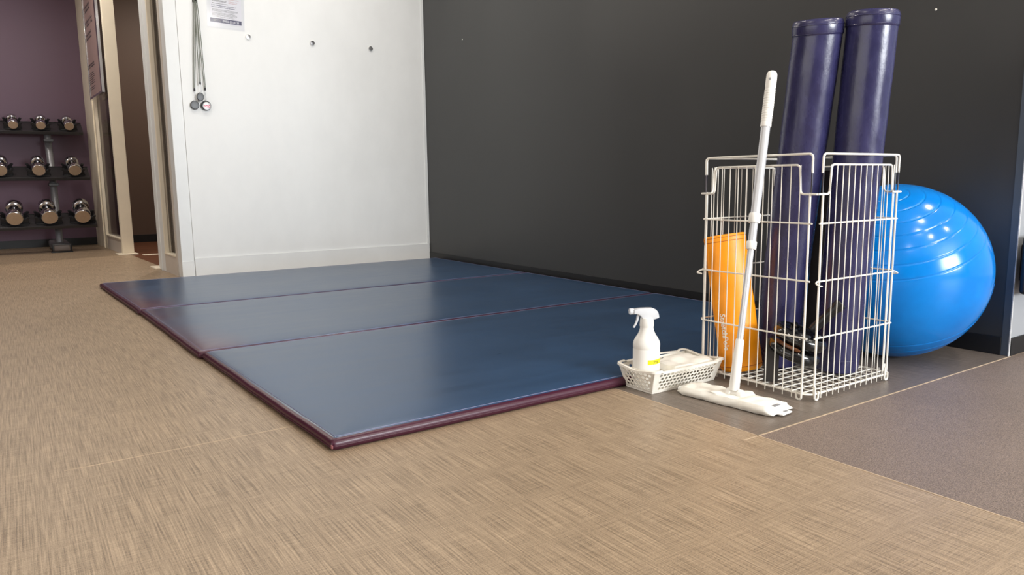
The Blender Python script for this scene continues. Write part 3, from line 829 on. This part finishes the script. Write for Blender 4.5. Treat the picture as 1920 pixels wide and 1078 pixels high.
# ================================================================== SPRAY BOTTLE
def make_bottle():
    bx_, by_ = 1.593, 1.617
    t = thing('spray_bottle', 'white trigger spray bottle with yellow tape standing in the cream tray', 'spray bottle', (bx_, by_, 0.0035))
    r = 0.0415; T = Matrix.Translation((bx_, by_, 0.0035)) @ Matrix.Diagonal((1, 1, 1.07, 1))
    bm = bmesh.new()
    prof = [(r*0.92, 0), (r*0.99, 0.002), (r, 0.006), (r, 0.112), (r*0.985, 0.114), (r*0.985, 0.116), (r, 0.118), (r*1.0, 0.128), (r*0.95, 0.136), (r*0.82, 0.146), (r*0.66, 0.155), (r*0.54, 0.166), (r*0.50, 0.174), (r*0.50, 0.178)]
    add_lathe(bm, prof, 40, T); wobj('bottle_body', bm, M_WHITEPL, t, angle=35)
    bm = bmesh.new()
    add_lathe(bm, [(r*0.51, 0.178), (r*0.53, 0.180), (r*0.51, 0.196), (r*0.49, 0.203), (r*0.40, 0.205)], 32, T)
    wobj('collar', bm, M_WHITEPL, t)
    # trigger head: profile in the plane facing left as seen (direction h)
    h = Vector((-cos(YAW), sin(YAW), 0)).normalized()   # nozzle points left
    h = (h + Vector((0, -0.15, 0))).normalized()
    sde = Vector((0, 0, 1)).cross(h)
    base = Vector((bx_, by_, 0.0035))
    def P(a, z, w=0): return base + h*a + Vector((0, 0, z+0.0125)) + sde*w
    def prism(name, prof, w, mat, bev=0.0025):
        bm = bmesh.new(); A = [bm.verts.new(P(a, z, -w)) for a, z in prof]; B = [bm.verts.new(P(a, z, w)) for a, z in prof]
        bm.faces.new(A); bm.faces.new(B[::-1]); n = len(prof)
        for k in range(n): bm.faces.new((A[k], B[k], B[(k+1) % n], A[(k+1) % n]))
        bmesh.ops.recalc_face_normals(bm, faces=bm.faces)
        es = [e for e in bm.edges if abs(abs((e.verts[0].co-e.verts[1].co).normalized().dot(sde))) < 0.5]
        bmesh.ops.bevel(bm, geom=es, offset=bev, segments=3, affect='EDGES', profile=0.5)
        wobj(name, bm, mat, t, angle=50)
    prism('trigger_housing', [(0.044, 0.219), (0.044, 0.232), (0.030, 0.2355), (0.0, 0.236), (-0.016, 0.2355), (-0.026, 0.231), (-0.033, 0.222), (-0.036, 0.211), (-0.036, 0.205), (-0.022, 0.201), (0.012, 0.201), (0.018, 0.205), (0.024, 0.214), (0.034, 0.219)], 0.0125, M_TRANSL)
    prism('head_core', [(0.030, 0.222), (0.030, 0.230), (-0.018, 0.230), (-0.024, 0.214), (-0.012, 0.200), (0.010, 0.200), (0.018, 0.214)], 0.0085, M_WHITEPL, 0.0015)
    bm = bmesh.new()
    add_lathe(bm, [(0.0085, 0), (0.0095, 0.002), (0.0095, 0.013), (0.0080, 0.0145), (0.0035, 0.0145), (0.003, 0.011)], 20, axis_mat(P(0.042, 0.2265), P(0.060, 0.2265)))
    wobj('nozzle', bm, M_TRANSL, t)
    bm = bmesh.new(); pts = [P(0.026, 0.219), P(0.029, 0.208), P(0.031, 0.198), P(0.036, 0.186), P(0.042, 0.176)]
    add_tube(bm, pts, [0.005, 0.0045, 0.004, 0.0035, 0.003], 10); wobj('trigger', bm, M_TRANSL, t)
    # yellow tape with handwriting
    v = Vector((0, 0, CAM_H))-base; a0 = math.atan2(v.y, v.x)
    def cyl(ang, z, e=0.0004): return base + Vector((cos(ang)*(r+e), sin(ang)*(r+e), z))
    bm = bmesh.new(); g = []
    for i in range(13):
        an = a0 + 0.12 + 1.75*i/12; tw = 0.0016*i/12
        g.append((bm.verts.new(cyl(an, 0.078+tw)), bm.verts.new(cyl(an, 0.0925+tw))))
    for A, B in zip(g, g[1:]): bm.faces.new((A[0], B[0], B[1], A[1]))
    tp = wobj('tape_label', bm, M_YELLOW, t)
    def rm(x, y, z): return cyl(a0+0.48+x/r, 0.0805+y, 0.0008+z)
    bm = bmesh.new(); add_text(bm, 'アル', 0.0115, None, 0.0001, remap=rm); wobj('handwriting', bm, M_INK, tp, smooth=False)
make_bottle()

# ================================================================== FLOOR MOP
def make_mop():
    foot = Vector((1.684, 1.352, 0.040)); top = Vector((1.874, 1.402, 0.952))
    t = thing('floor_mop', 'white floor wiper mop with aluminium telescopic pole leaning on the wire basket', 'mop', (1.684, 1.352, 0))
    d = (top-foot); L = d.length
    def seg(name, s0, s1, prof, mat, parent=None, n=20):
        A = foot+d*s0; B = foot+d*s1; l_ = (B-A).length
        bm = bmesh.new(); add_lathe(bm, [(r_, z_*l_) for r_, z_ in prof], n, axis_mat(A, B)); return wobj(name, bm, mat, parent or t)
    seg('lower_pole', 0.12, 0.46, [(0.0092, 0), (0.0092, 1)], M_ALU)
    seg('middle_pole', 0.455, 0.56, [(0.0112, 0), (0.0112, 1)], M_ALU)
    seg('upper_pole', 0.53, 0.875, [(0.0130, 0), (0.0130, 1)], M_ALU)
    seg('lock_collar', 0.437, 0.462, [(0.0135, 0), (0.0150, 0.15), (0.0150, 0.9), (0.0135, 1)], M_WHITEPL)
    seg('lock_collar', 0.520, 0.550, [(0.0155, 0), (0.0170, 0.15), (0.0170, 0.9), (0.0155, 1)], M_WHITEPL)
    prof = []
    n = 14
    prof.append((0.0150, 0.0)); prof.append((0.0158, 0.02))
    for k in range(n):
        z = 0.06+0.62*k/n
        prof += [(0.0152+0.0006*sin(pi*k/n), z), (0.0152+0.0006*sin(pi*k/n), z+0.030), (0.0142, z+0.034), (0.0142, z+0.040)]
    prof += [(0.0152, 0.70), (0.0155, 0.85), (0.0150, 0.93), (0.0125, 0.975), (0.0070, 0.996), (0.002, 1.0)]
    hd = seg('hand_grip', 0.822, 1.0, prof, M_WHITEPL)
    A = foot+d*0.970; u = (Vector((0, 0, CAM_H))-A); u = (u-d.normalized()*u.dot(d.normalized())).normalized(); sd = d.normalized().cross(u)
    bm = bmesh.new()
    c0 = A + u*0.0138 - sd*0.004
    add_lathe(bm, [(0.0036, 0), (0.0036, 0.0015), (0.002, 0.002)], 14, axis_mat(c0, c0+u) @ Matrix.Diagonal((1, 1, 1, 1)))
    wobj('hanging_hole', bm, M_GREYINK, hd)
    seg('lower_socket', -0.005, 0.155, [(0.0130, 0), (0.0150, 0.04), (0.0138, 0.5), (0.0122, 0.97), (0.0112, 1)], M_WHITEPL)
    # joint
    jp = foot + Vector((0.0, -0.004, -0.012))
    bm = bmesh.new()
    add_lathe(bm, [(0.006, -0.026), (0.0125, -0.024), (0.0135, -0.020), (0.0135, -0.012), (0.009, -0.010), (0.009, 0.010), (0.0135, 0.012), (0.0135, 0.020), (0.0125, 0.024), (0.006, 0.026)], 22, axis_mat(jp, jp+Vector((0.20, -1, 0))))
    wobj('swivel_joint', bm, M_WHITEPL, t)
    # head plate
    hu = Vector((0.11, -0.99, 0)).normalized(); hv = Vector((0.99, 0.11, 0)).normalized()   # along, across (towards basket)
    hc = Vector((1.686, 1.365, 0))
    bm = bmesh.new(); vs = add_box(bm, (-0.155, -0.048, 0.008), (0.155, 0.046, 0.022), 0.006, 3)
    for v in vs: c_ = v.co.copy(); v.co = hc + hu*c_.x + hv*c_.y + Vector((0, 0, c_.z))
    hp = wobj('head_plate', bm, M_WHITEPL, t)
    bm = bmesh.new(); vs = add_box(bm, (0.142, -0.022, 0.0215), (0.154, 0.008, 0.0235), 0.001, 1)
    for v in vs: c_ = v.co.copy(); v.co = hc + hu*c_.x + hv*c_.y + Vector((0, 0, c_.z))
    wobj('cloth_clip', bm, M_GREYINK, hp)
    bm = bmesh.new(); vs = add_box(bm, (0.140, -0.036, 0.004), (0.182, 0.026, 0.0085), 0.002, 2)
    for v in vs:
        c_ = v.co.copy(); c_.y *= 1-9*max(0, c_.x-0.155); v.co = hc + hu*c_.x + hv*c_.y + Vector((0, 0, c_.z))
    wobj('end_flap', bm, M_WHITEPL, hp)
    bm = bmesh.new(); vs = add_box(bm, (0.163, -0.004, 0.0083), (0.175, 0.012, 0.0092), 0.0004, 1)
    for v in vs: c_ = v.co.copy(); v.co = hc + hu*c_.x + hv*c_.y + Vector((0, 0, c_.z))
    wobj('end_slot', bm, M_GREYINK, hp)
    # cloth wrapped round the plate: cross-section swept along the head, ragged rear flap
    def fn(s, v):
        a = -0.150 + 0.312*s
        e = min(s, 1-s); end = max(0.0, 1-e/0.075)          # 0 in the middle, 1 at the tips
        wr = 0.0020*sin(a*60+v*5)+0.0013*sin(a*131+v*9)+0.0015*sin(a*27-v*14)
        rag = 0.5+0.5*sin(a*38+1)+0.35*sin(a*83)+0.25*sin(a*150)
        if v < 0.30:
            q_ = v/0.30; y = 0.058+0.020*(1-q_)*rag - 0.034*q_
            z = 0.005+0.022*q_ + 0.009*abs(sin(a*33+0.6))*(1-q_)*(0.3+q_)+0.004*(1-q_)*(1+sin(a*75))
        elif v < 0.72:
            q_ = (v-0.30)/0.42; y = 0.024-0.072*q_; z = 0.0275 + wr*(0.5+0.9*sin(q_*pi)) - 0.0015*q_
        else:
            q_ = (v-0.72)/0.28; an = q_*pi*0.5; y = -0.048-0.010*sin(q_*pi*0.8); z = 0.0262-0.0246*q_; y += wr*0.7
        z = 0.0016 + (max(0.0016, z)-0.0016)*(1-0.75*end**1.3)
        y *= 1-0.22*end**2
        a += -0.012*sin(v*3.1)*end*(1 if s < 0.5 else -0.6) + 0.0015*sin(v*21)*end
        p = hc + hu*a + hv*y; return (p.x, p.y, z)
    bm = bmesh.new(); cloth_grid(bm, 110, 44, fn)
    o = wobj('mop_sheet', bm, M_CLOTH, t)
    o['label'] = 'crumpled white disposable sheet wrapped round the head'
make_mop()

# ================================================================== THINGS ON THE WHITE WALL
def rot_face(x, y, z, rot=0):     # frame: local X -> world X, local Y -> world Z, local Z -> -Y (out of the white wall)
    return Matrix.Translation((x, y, z)) @ Matrix.Rotation(rot, 4, 'Y') @ Matrix(((1, 0, 0, 0), (0, 0, -1, 0), (0, 1, 0, 0), (0, 0, 0, 1)))
for i, (x, lab) in enumerate(((1.505, 'brushed metal wall stud just below the notice, leftmost of three'), (1.972, 'brushed metal wall stud in the middle of the row of three'), (2.438, 'brushed metal wall stud nearest the charcoal wall, rightmost of three'))):
    z = 1.690
    bm = bmesh.new(); Mx = rot_face(x, YW, z)
    add_lathe(bm, [(0.017, 0.0), (0.0175, 0.002), (0.0175, 0.010), (0.0165, 0.0125), (0.010, 0.0128), (0.0095, 0.0120), (0.003, 0.0124)], 28, Mx)
    t = thing('metal_stud', lab, 'wall stud', (x, YW, z), 0, 'metal studs on the white wall')
    wobj('cap_disc', bm, M_CHROME, t)
    bm = bmesh.new(); add_lathe(bm, [(0.0205, 0.0), (0.0205, 0.0015), (0.017, 0.0018)], 28, Mx); wobj('base_ring', bm, M_WHITEPL, t)

def make_notice():
    rot = radians(2.2)
    x0, z0 = 1.365, 1.905
    t = thing('wall_notice', 'printed notice in a clear sleeve hanging on the white wall right of the stopwatches', 'notice', (x0, YW, z0))
    Mx = rot_face(x0, YW, z0, rot)
    def plate(name, lo, hi, z, mat, parent, thick=0.0006):
        bm = bmesh.new(); add_box(bm, (lo[0], lo[1], z), (hi[0], hi[1], z+thick), mat=Mx); return wobj(name, bm, mat, parent, smooth=False)
    pp = plate('paper', (-0.105, -0.145), (0.105, 0.150), 0.0010, M_PAPER, t)
    plate('sleeve', (-0.125, -0.175), (0.125, 0.160), 0.0026, M_SLEEVE, t, 0.0004)
    plate('banner', (-0.105, -0.138), (0.105, -0.110), 0.0018, M_NAVYINK, pp, 0.0003)
    bm = bmesh.new(); add_text(bm, '0952-20-8121', 0.0200, Mx @ Matrix.Translation((-0.022, -0.1315, 0.0022)), 0.0001, 0.0002); wobj('phone_number', bm, M_PAPER, pp, smooth=False)
    bm = bmesh.new()
    add_box(bm, (-0.083, -0.121, 0.0022), (-0.056, -0.118, 0.0023), mat=Mx); add_box(bm, (-0.083, -0.129, 0.0022), (-0.070, -0.127, 0.0023), mat=Mx)
    add_tube(bm, [Mx @ Vector(p) for p in ((-0.047, -0.114, 0.0023), (-0.044, -0.124, 0.0023), (-0.035, -0.131, 0.0023))], 0.0011, 5)
    wobj('phone_symbol', bm, M_GREYINK, pp, smooth=False)
    bm = bmesh.new()
    add_text(bm, 'In case of emergency, push a yellow button or', 0.0088, Mx @ Matrix.Translation((-0.094, -0.026, 0.0019)), 0.0001, 0.00025)
    add_text(bm, 'intercom in the door, check on the speaker.', 0.0088, Mx @ Matrix.Translation((-0.094, -0.038, 0.0019)), 0.0001, 0.00025)
    wobj('bold_text', bm, M_NAVYINK, pp, smooth=False)
    rnd = random.Random(3)
    def lines(name, zs, x0_, x1_, mat, h=0.0026):
        bm = bmesh.new()
        for z in zs:
            x = x0_; end = x1_-rnd.random()*0.03
            while x < end:
                w = 0.002+rnd.random()*0.006; add_box(bm, (x, z, 0.0018), (min(x+w, end), z+h*(0.7+0.5*rnd.random()), 0.0020), mat=Mx); x += w+0.0012
        return wobj(name, bm, mat, pp, smooth=False)
    lines('fine_print', [-0.052, -0.058, -0.064, -0.074, -0.080, -0.086, -0.092, -0.101], -0.090, 0.088, M_GREYINK)
    lines('body_text', [-0.012, 0.002, 0.008, 0.022, 0.034, 0.046, 0.058, 0.07, 0.082, 0.094, 0.106], -0.090, 0.020, M_INK)
    lines('red_text', [0.000, 0.010, 0.024, 0.036], 0.020, 0.090, M_PINKINK)
make_notice()

# hook and stopwatches
def make_hook():
    t = thing('wall_hook', 'small black hook on the white wall carrying the stopwatch cords', 'hook', (1.162, YW, 1.905))
    bm = bmesh.new(); add_box(bm, (1.146, YW-0.006, 1.885), (1.178, YW, 1.925), 0.002); wobj('back_plate', bm, M_PLBLACK, t)
    bm = bmesh.new(); add_tube(bm, round_path([(1.162, YW-0.004, 1.895), (1.162, YW-0.028, 1.892), (1.162, YW-0.030, 1.912)], 0.008), 0.0040, 8); wobj('prong', bm, M_PLBLACK, t)
make_hook()
def make_watch(label, x, z, dy, r, sx, side, knots, face=False, tilt=0.0):
    t = thing('stopwatch', label, 'stopwatch', (x, YW-dy, z), 0, 'stopwatches hanging on the white wall')
    Mx = rot_face(x, YW-dy, z, tilt) @ Matrix.Diagonal((sx, 1, 1, 1))
    bm = bmesh.new()
    add_lathe(bm, [(r*0.80, -0.010), (r*0.97, -0.006), (r, 0.0), (r*0.97, 0.005), (r*0.85, 0.0085), (r*0.4, 0.0095)], 32, Mx)
    wobj('case', bm, M_WATCH, t)
    if face:
        Mf = Mx @ Matrix.Translation((0.003, -0.003, 0))
        bm = bmesh.new(); add_lathe(bm, [(r*0.80, 0.0088), (r*0.80, 0.0102), (r*0.76, 0.0106)], 32, Mf); fo = wobj('face', bm, M_SILVER, t)
        bm = bmesh.new()
        add_box(bm, (-r*0.62, -r*0.30, 0.0108), (r*0.62, r*0.22, 0.0110), mat=Mf); 
        wobj('dial_band', bm, M_REDINK, fo, smooth=False)
        bm = bmesh.new()
        for cx_ in (-0.26, 0.26):
            add_tube(bm, [Mf @ Vector((r*(cx_+0.2*cos(2*pi*k/16)), r*(-0.04+0.13*sin(2*pi*k/16)), 0.0113)) for k in range(16)], r*0.035, 5, closed=True)
        wobj('dial_digits', bm, M_SILVER, fo)
    bm = bmesh.new()
    add_lathe(bm, [(0.005, r*0.92), (0.006, r*0.95), (0.006, r*1.08), (0.004, r*1.12)], 12, Mx @ Matrix.Rotation(-pi/2, 4, 'X'))
    wobj('crown', bm, M_SILVER, t)
    # cord: two strands from the hook to the clip, thin ring below it
    hook = Vector((1.162+side*0.006, YW-0.020, 1.900)); clip = Vector((knots[0], YW-dy-0.004, knots[1]))
    bm = bmesh.new()
    for s in (-1, 1):
        add_tube(bm, [hook+Vector((s*0.004, 0, 0.006)), hook+Vector((s*0.006+side*0.004, 0, -0.10)), (hook+clip)/2+Vector((s*0.006, 0, 0)), clip+Vector((s*0.003, 0, 0.01))], 0.0026, 6)
    wobj('cord', bm, M_CORD, t)
    bm = bmesh.new(); add_lathe(bm, [(0.004, -0.010), (0.0058, -0.008), (0.0058, 0.008), (0.004, 0.010)], 10, Matrix.Translation(clip)); wobj('cord_clip', bm, M_INK, t)
    bm = bmesh.new(); tp = Vector((x+sin(tilt)*r, YW-dy, z+r))
    add_tube(bm, [clip+Vector((-0.003, 0, -0.008)), tp+Vector((-0.004, 0, 0.0))], 0.0008, 5); add_tube(bm, [clip+Vector((0.003, 0, -0.008)), tp+Vector((0.004, 0, 0))], 0.0008, 5)
    wobj('cord_loop', bm, M_CHROME, t)
make_watch('grey stopwatch hanging lowest left of the three on the white wall', 1.112, 1.197, 0.014, 0.030, 0.98, -1, (1.117, 1.300))
make_watch('dark oval stopwatch hanging highest, between the two others', 1.148, 1.252, 0.036, 0.030, 0.80, 0, (1.152, 1.345), tilt=0.1)
make_watch('stopwatch with red and silver face, right of the other two on the white wall', 1.186, 1.197, 0.016, 0.034, 1.0, 1, (1.186, 1.308), face=True)

# screws on the charcoal wall
for (y, z, lab) in ((4.929, 1.705, 'tiny white screw high on the charcoal wall near the white wall'), (1.469, 1.255, 'tiny white screw on the charcoal wall above right of the navy rollers')):
    bm = bmesh.new(); add_lathe(bm, [(0.0045, 0), (0.0045, 0.0015), (0.003, 0.003), (0.0015, 0.003)], 12, axis_mat((XW, y, z), (XW-1, y, z)))
    o = obj('wall_screw', bm, M_WIRE); tag(o, lab, 'screw', 'screws in the charcoal wall')

# black pad on the grey return wall at the right edge
t = thing('wall_pad', 'black rounded box on the light grey wall, cut by the right picture edge', 'wall box', (2.99, 1.13, 0.237))
bm = bmesh.new(); add_box(bm, (2.862, 1.075, 0.232), (3.20, 1.105, 0.438), 0.014, 4); wobj('pad_body', bm, M_PLBLACK, t)
bm = bmesh.new(); add_box(bm, (2.94, 1.100, 0.27), (3.10, 1.135, 0.40), 0.003, 2); wobj('mounting_bracket', bm, M_PLBLACK, t)

# framed poster on the far glazed panel
def make_sign():
    t = thing('framed_poster', 'tall mauve poster in a slim silver frame hung on the cream glazed partition', 'poster', (PX(8.5)-0.03, 8.5, 1.5))
    def pb(name, boxes, mat, parent):
        bm = bmesh.new()
        for b_ in boxes: part_box(bm, *b_)
        return wobj(name, bm, mat, parent, smooth=False)
    y0, y1, z0, z1 = 8.06, 8.80, 1.53, 2.55
    pp = pb('poster_print', [(y0+0.02, y1-0.02, -0.036, -0.030, z0+0.02, z1-0.02)], M_POSTER, t)
    pb('silver_frame', [(y0-0.05, y0+0.02, -0.045, -0.022, z0, z1), (y1-0.02, y1, -0.045, -0.022, z0, z1), (y0, y1, -0.045, -0.022, z0-0.0, z0+0.02), (y0, y1, -0.045, -0.022, z1-0.02, z1)], M_CHROME, t)
    pb('hanger', [(y0+0.2, y0+0.24, -0.022, 0.021, z0+0.3, z0+0.34)], M_CHROME, t)
    pb('hanger', [(y1-0.24, y1-0.2, -0.022, 0.021, z0+0.3, z0+0.34)], M_CHROME, t)
    rnd = random.Random(5)
    def row(z, h, a, b, gap=0.02, wmin=0.03, wmax=0.07):
        y = a; bxs = []
        while y < b:
            w = wmin+(wmax-wmin)*rnd.random()
            k = rnd.choice((0, 1, 2))
            if k != 1: bxs.append((y, y+w, -0.0372, -0.036, z, z+h*0.22))
            bxs.append((y+w*0.4, y+w*0.55, -0.0372, -0.036, z, z+h)); bxs.append((y, y+w, -0.0372, -0.036, z+h*0.6, z+h*0.78))
            y += w+gap
        pb('print_line', bxs, M_INK, pp)
    row(2.36, 0.07, 8.40, 8.80); row(2.22, 0.07, 8.30, 8.80); row(2.10, 0.07, 8.42, 8.78)
    row(1.83, 0.04, 8.40, 8.80, 0.01, 0.02, 0.05)
    for z in (1.775, 1.755, 1.735, 1.715, 1.695, 1.675, 1.64, 1.62): pb('print_line', [(8.42+0.1*rnd.random(), 8.78, -0.0372, -0.036, z, z+0.005)], M_INK, pp)
make_sign()

# ================================================================== DUMBBELL RACK
def make_rack():
    t = thing('dumbbell_rack', 'black and grey three-tier dumbbell rack against the purple wall', 'rack', (0.30, 8.95, 0))
    tilt = radians(24)
    tiers = [(8.634, 0.268), (8.957, 0.748), (9.335-0.05, 1.232)]
    XL, XR = -1.15, 0.713
    depth = 0.27
    mats = []
    for (yf, zf) in tiers:
        T = Matrix.Translation((0, yf, zf)) @ Matrix.Rotation(tilt, 4, 'X')
        bm = bmesh.new()
        add_box(bm, (XL, 0, -0.006), (XR, depth, 0.004), 0.002, 1, mat=T)
        add_box(bm, (XL, -0.004, -0.030), (XR, 0.006, 0.004), 0.003, 1, mat=T)
        add_box(bm, (XL, depth-0.004, 0.0), (XR, depth+0.002, 0.012), 0.001, 1, mat=T)
        wobj('shelf', bm, M_SHELF, t)
        bm = bmesh.new()
        for xx in (XR-0.003, ): add_box(bm, (xx, 0.01, -0.026), (xx+0.004, depth-0.05, 0.003), 0.001, 1, mat=T)
        wobj('shelf_end_plate', bm, M_SHELF, t)
        mats.append(T)
    for xu in (0.385, -0.85):
        # upright tube, leaning back with bends
        bm = bmesh.new()
        pts = round_path([(xu, 8.99, 0.07), (xu, 9.02, 0.22), (xu, 9.16, 0.55), (xu, 9.20, 0.80), (xu, 9.36, 1.08), (xu, 9.40, 1.26)], 0.12, 6)
        add_tube(bm, pts, 0.034, 16); up = wobj('upright', bm, M_GREYTUBE, t)
        for (yy, zz) in ((9.185, 0.70), (9.05, 0.28), (9.375, 1.16)):
            bm = bmesh.new()
            add_box(bm, (xu-0.045, yy-0.16, zz-0.035), (xu+0.045, yy-0.01, zz-0.005), 0.004, 1)
            wobj('shelf_bracket', bm, M_SHELF, t)
        bm = bmesh.new(); vs = add_box(bm, (xu-0.085, 8.66, 0.008), (xu+0.085, 9.50, 0.085), 0.024, 4); wobj('foot', bm, M_GREYTUBE, t)
        bm = bmesh.new(); add_box(bm, (xu-0.088, 8.640, 0.004), (xu+0.088, 8.665, 0.089), 0.012, 3)
        add_box(bm, (xu-0.095, 8.640, 0.0), (xu+0.095, 8.70, 0.010), 0.003, 1)
        fc = wobj('foot_cap', bm, M_PLBLACK, t)
        bm = bmesh.new(); add_box(bm, (xu-0.070, 8.636, 0.018), (xu+0.070, 8.642, 0.076), 0.008, 3); wobj('cap_plate', bm, simple('grey_brown_cap', (96, 84, 78), 0.45), fc)
    return t, mats
rack, TIER = make_rack()
# dumbbells: (tier, x of the front face centre, head radius)
proto = None
def build_dumbbell(r, L):
    t = bpy.data.objects.new('dumbbell', None); COL.objects.link(t); t.empty_display_size = 0.05
    for s in (-1, 1):
        bm = bmesh.new(); hl = L*0.31
        z0 = -L/2 if s < 0 else L/2-hl
        prof = [(r*0.55, 0), (r*0.86, 0.003), (r*0.97, hl*0.10), (r, hl*0.22), (r, hl*0.80), (r*0.95, hl*0.95), (r*0.88, hl*0.985)]
        if s > 0: prof = [(a, hl-z) for a, z in prof][::-1]
        # local Z is the bar axis; -Z end faces the viewer
        if s < 0: prof = [(a, hl-z) for a, z in prof][::-1]
        if s > 0: prof = [(a, hl-z) for a, z in prof][::-1]
        add_lathe(bm, [(a, z+z0) for a, z in prof], 16)
        hd = obj('head', bm, M_CHROME, t)
        bm = bmesh.new(); ze = -L/2 if s < 0 else L/2
        add_lathe(bm, [(r*0.40, ze-0.0018*1), (r*0.86, ze-0.0016), (r*0.87, ze+0.0016), (r*0.40, ze+0.0018)], 24)
        fc = obj('head_face', bm, M_DBFACE, hd)
    bm = bmesh.new(); add_lathe(bm, [(0.014, -L*0.2), (0.016, -L*0.12), (0.0175, 0), (0.016, L*0.12), (0.014, L*0.2)], 16); obj('grip', bm, M_CHROME, t)
    return t
def cradle(T, x, r, parent):
    """black moulded saddle with four ears"""
    bm = bmesh.new()
    w = r*1.55
    for yy in (0.055, 0.185):
        pr = [(-w-0.03, 0.0), (-w-0.02, 0.055), (-w-0.035, 0.075), (-w-0.010, 0.080), (-w*0.72, 0.045), (-w*0.35, 0.018), (w*0.35, 0.018), (w*0.72, 0.045), (w+0.010, 0.080), (w+0.035, 0.075), (w+0.02, 0.055), (w+0.03, 0.0)]
        A = [bm.verts.new(T @ Vector((x+a*0.80, yy, 0.004+b*0.85))) for a, b in pr]; B = [bm.verts.new(T @ Vector((x+a*0.80, yy+0.030, 0.004+b*0.85))) for a, b in pr]
        bm.faces.new(A); bm.faces.new(B[::-1]); n = len(pr)
        for k in range(n): bm.faces.new((A[k], B[k], B[(k+1) % n], A[(k+1) % n]))
    add_box(bm, (x-w*0.95, 0.03, 0.004), (x+w*0.95, 0.235, 0.014), 0.003, 1, mat=T)
    wobj('saddle', bm, M_PLBLACK, parent)
spec = [
    (2, -0.145, 0.046, 'small chrome dumbbell on the top tier, cut by the left picture edge'),
    (2, 0.085, 0.046, 'small chrome dumbbell on the top tier, second from the left'),
    (2, 0.335, 0.050, 'small chrome dumbbell on the top tier above the grey upright'),
    (2, 0.580, 0.050, 'small chrome dumbbell at the right end of the top tier'),
    (1, -0.055, 0.064, 'medium chrome dumbbell on the middle tier, leftmost in view'),
    (1, 0.263, 0.064, 'medium chrome dumbbell on the middle tier, centre of the three in view'),
    (1, 0.573, 0.062, 'medium chrome dumbbell at the right end of the middle tier'),
    (0, 0.018, 0.076, 'large chrome dumbbell on the bottom tier, leftmost in view'),
    (0, 0.298, 0.076, 'large chrome dumbbell on the bottom tier, centre of the three in view'),
    (0, 0.590, 0.074, 'large chrome dumbbell at the right end of the bottom tier')]
protos = {}
def copy_tree(o, parent=None):
    c = o.copy(); COL.objects.link(c); c.parent = parent
    for ch in list(o.children): copy_tree(ch, c)
    return c
for (ti, x, r, lab) in spec:
    key = ti
    L = {2: 0.225, 1: 0.265, 0: 0.30}[ti]
    cradle(TIER[ti], x, r, rack)
    if key not in protos: protos[key] = d_ = build_dumbbell({2: 0.048, 1: 0.063, 0: 0.075}[ti], L)
    else: d_ = copy_tree(protos[key])
    rr = {2: 0.048, 1: 0.063, 0: 0.075}[ti]
    Mx = TIER[ti] @ Matrix.Translation((x, L/2-0.005, rr+0.020)) @ Matrix.Rotation(-pi/2, 4, 'X') @ Matrix.Rotation(random.uniform(-0.06, 0.10), 4, 'Y')
    d_.rotation_euler = Mx.to_euler(); d_.location = Mx.to_translation()
    tag(d_, lab, 'dumbbell', 'chrome dumbbells on the rack')
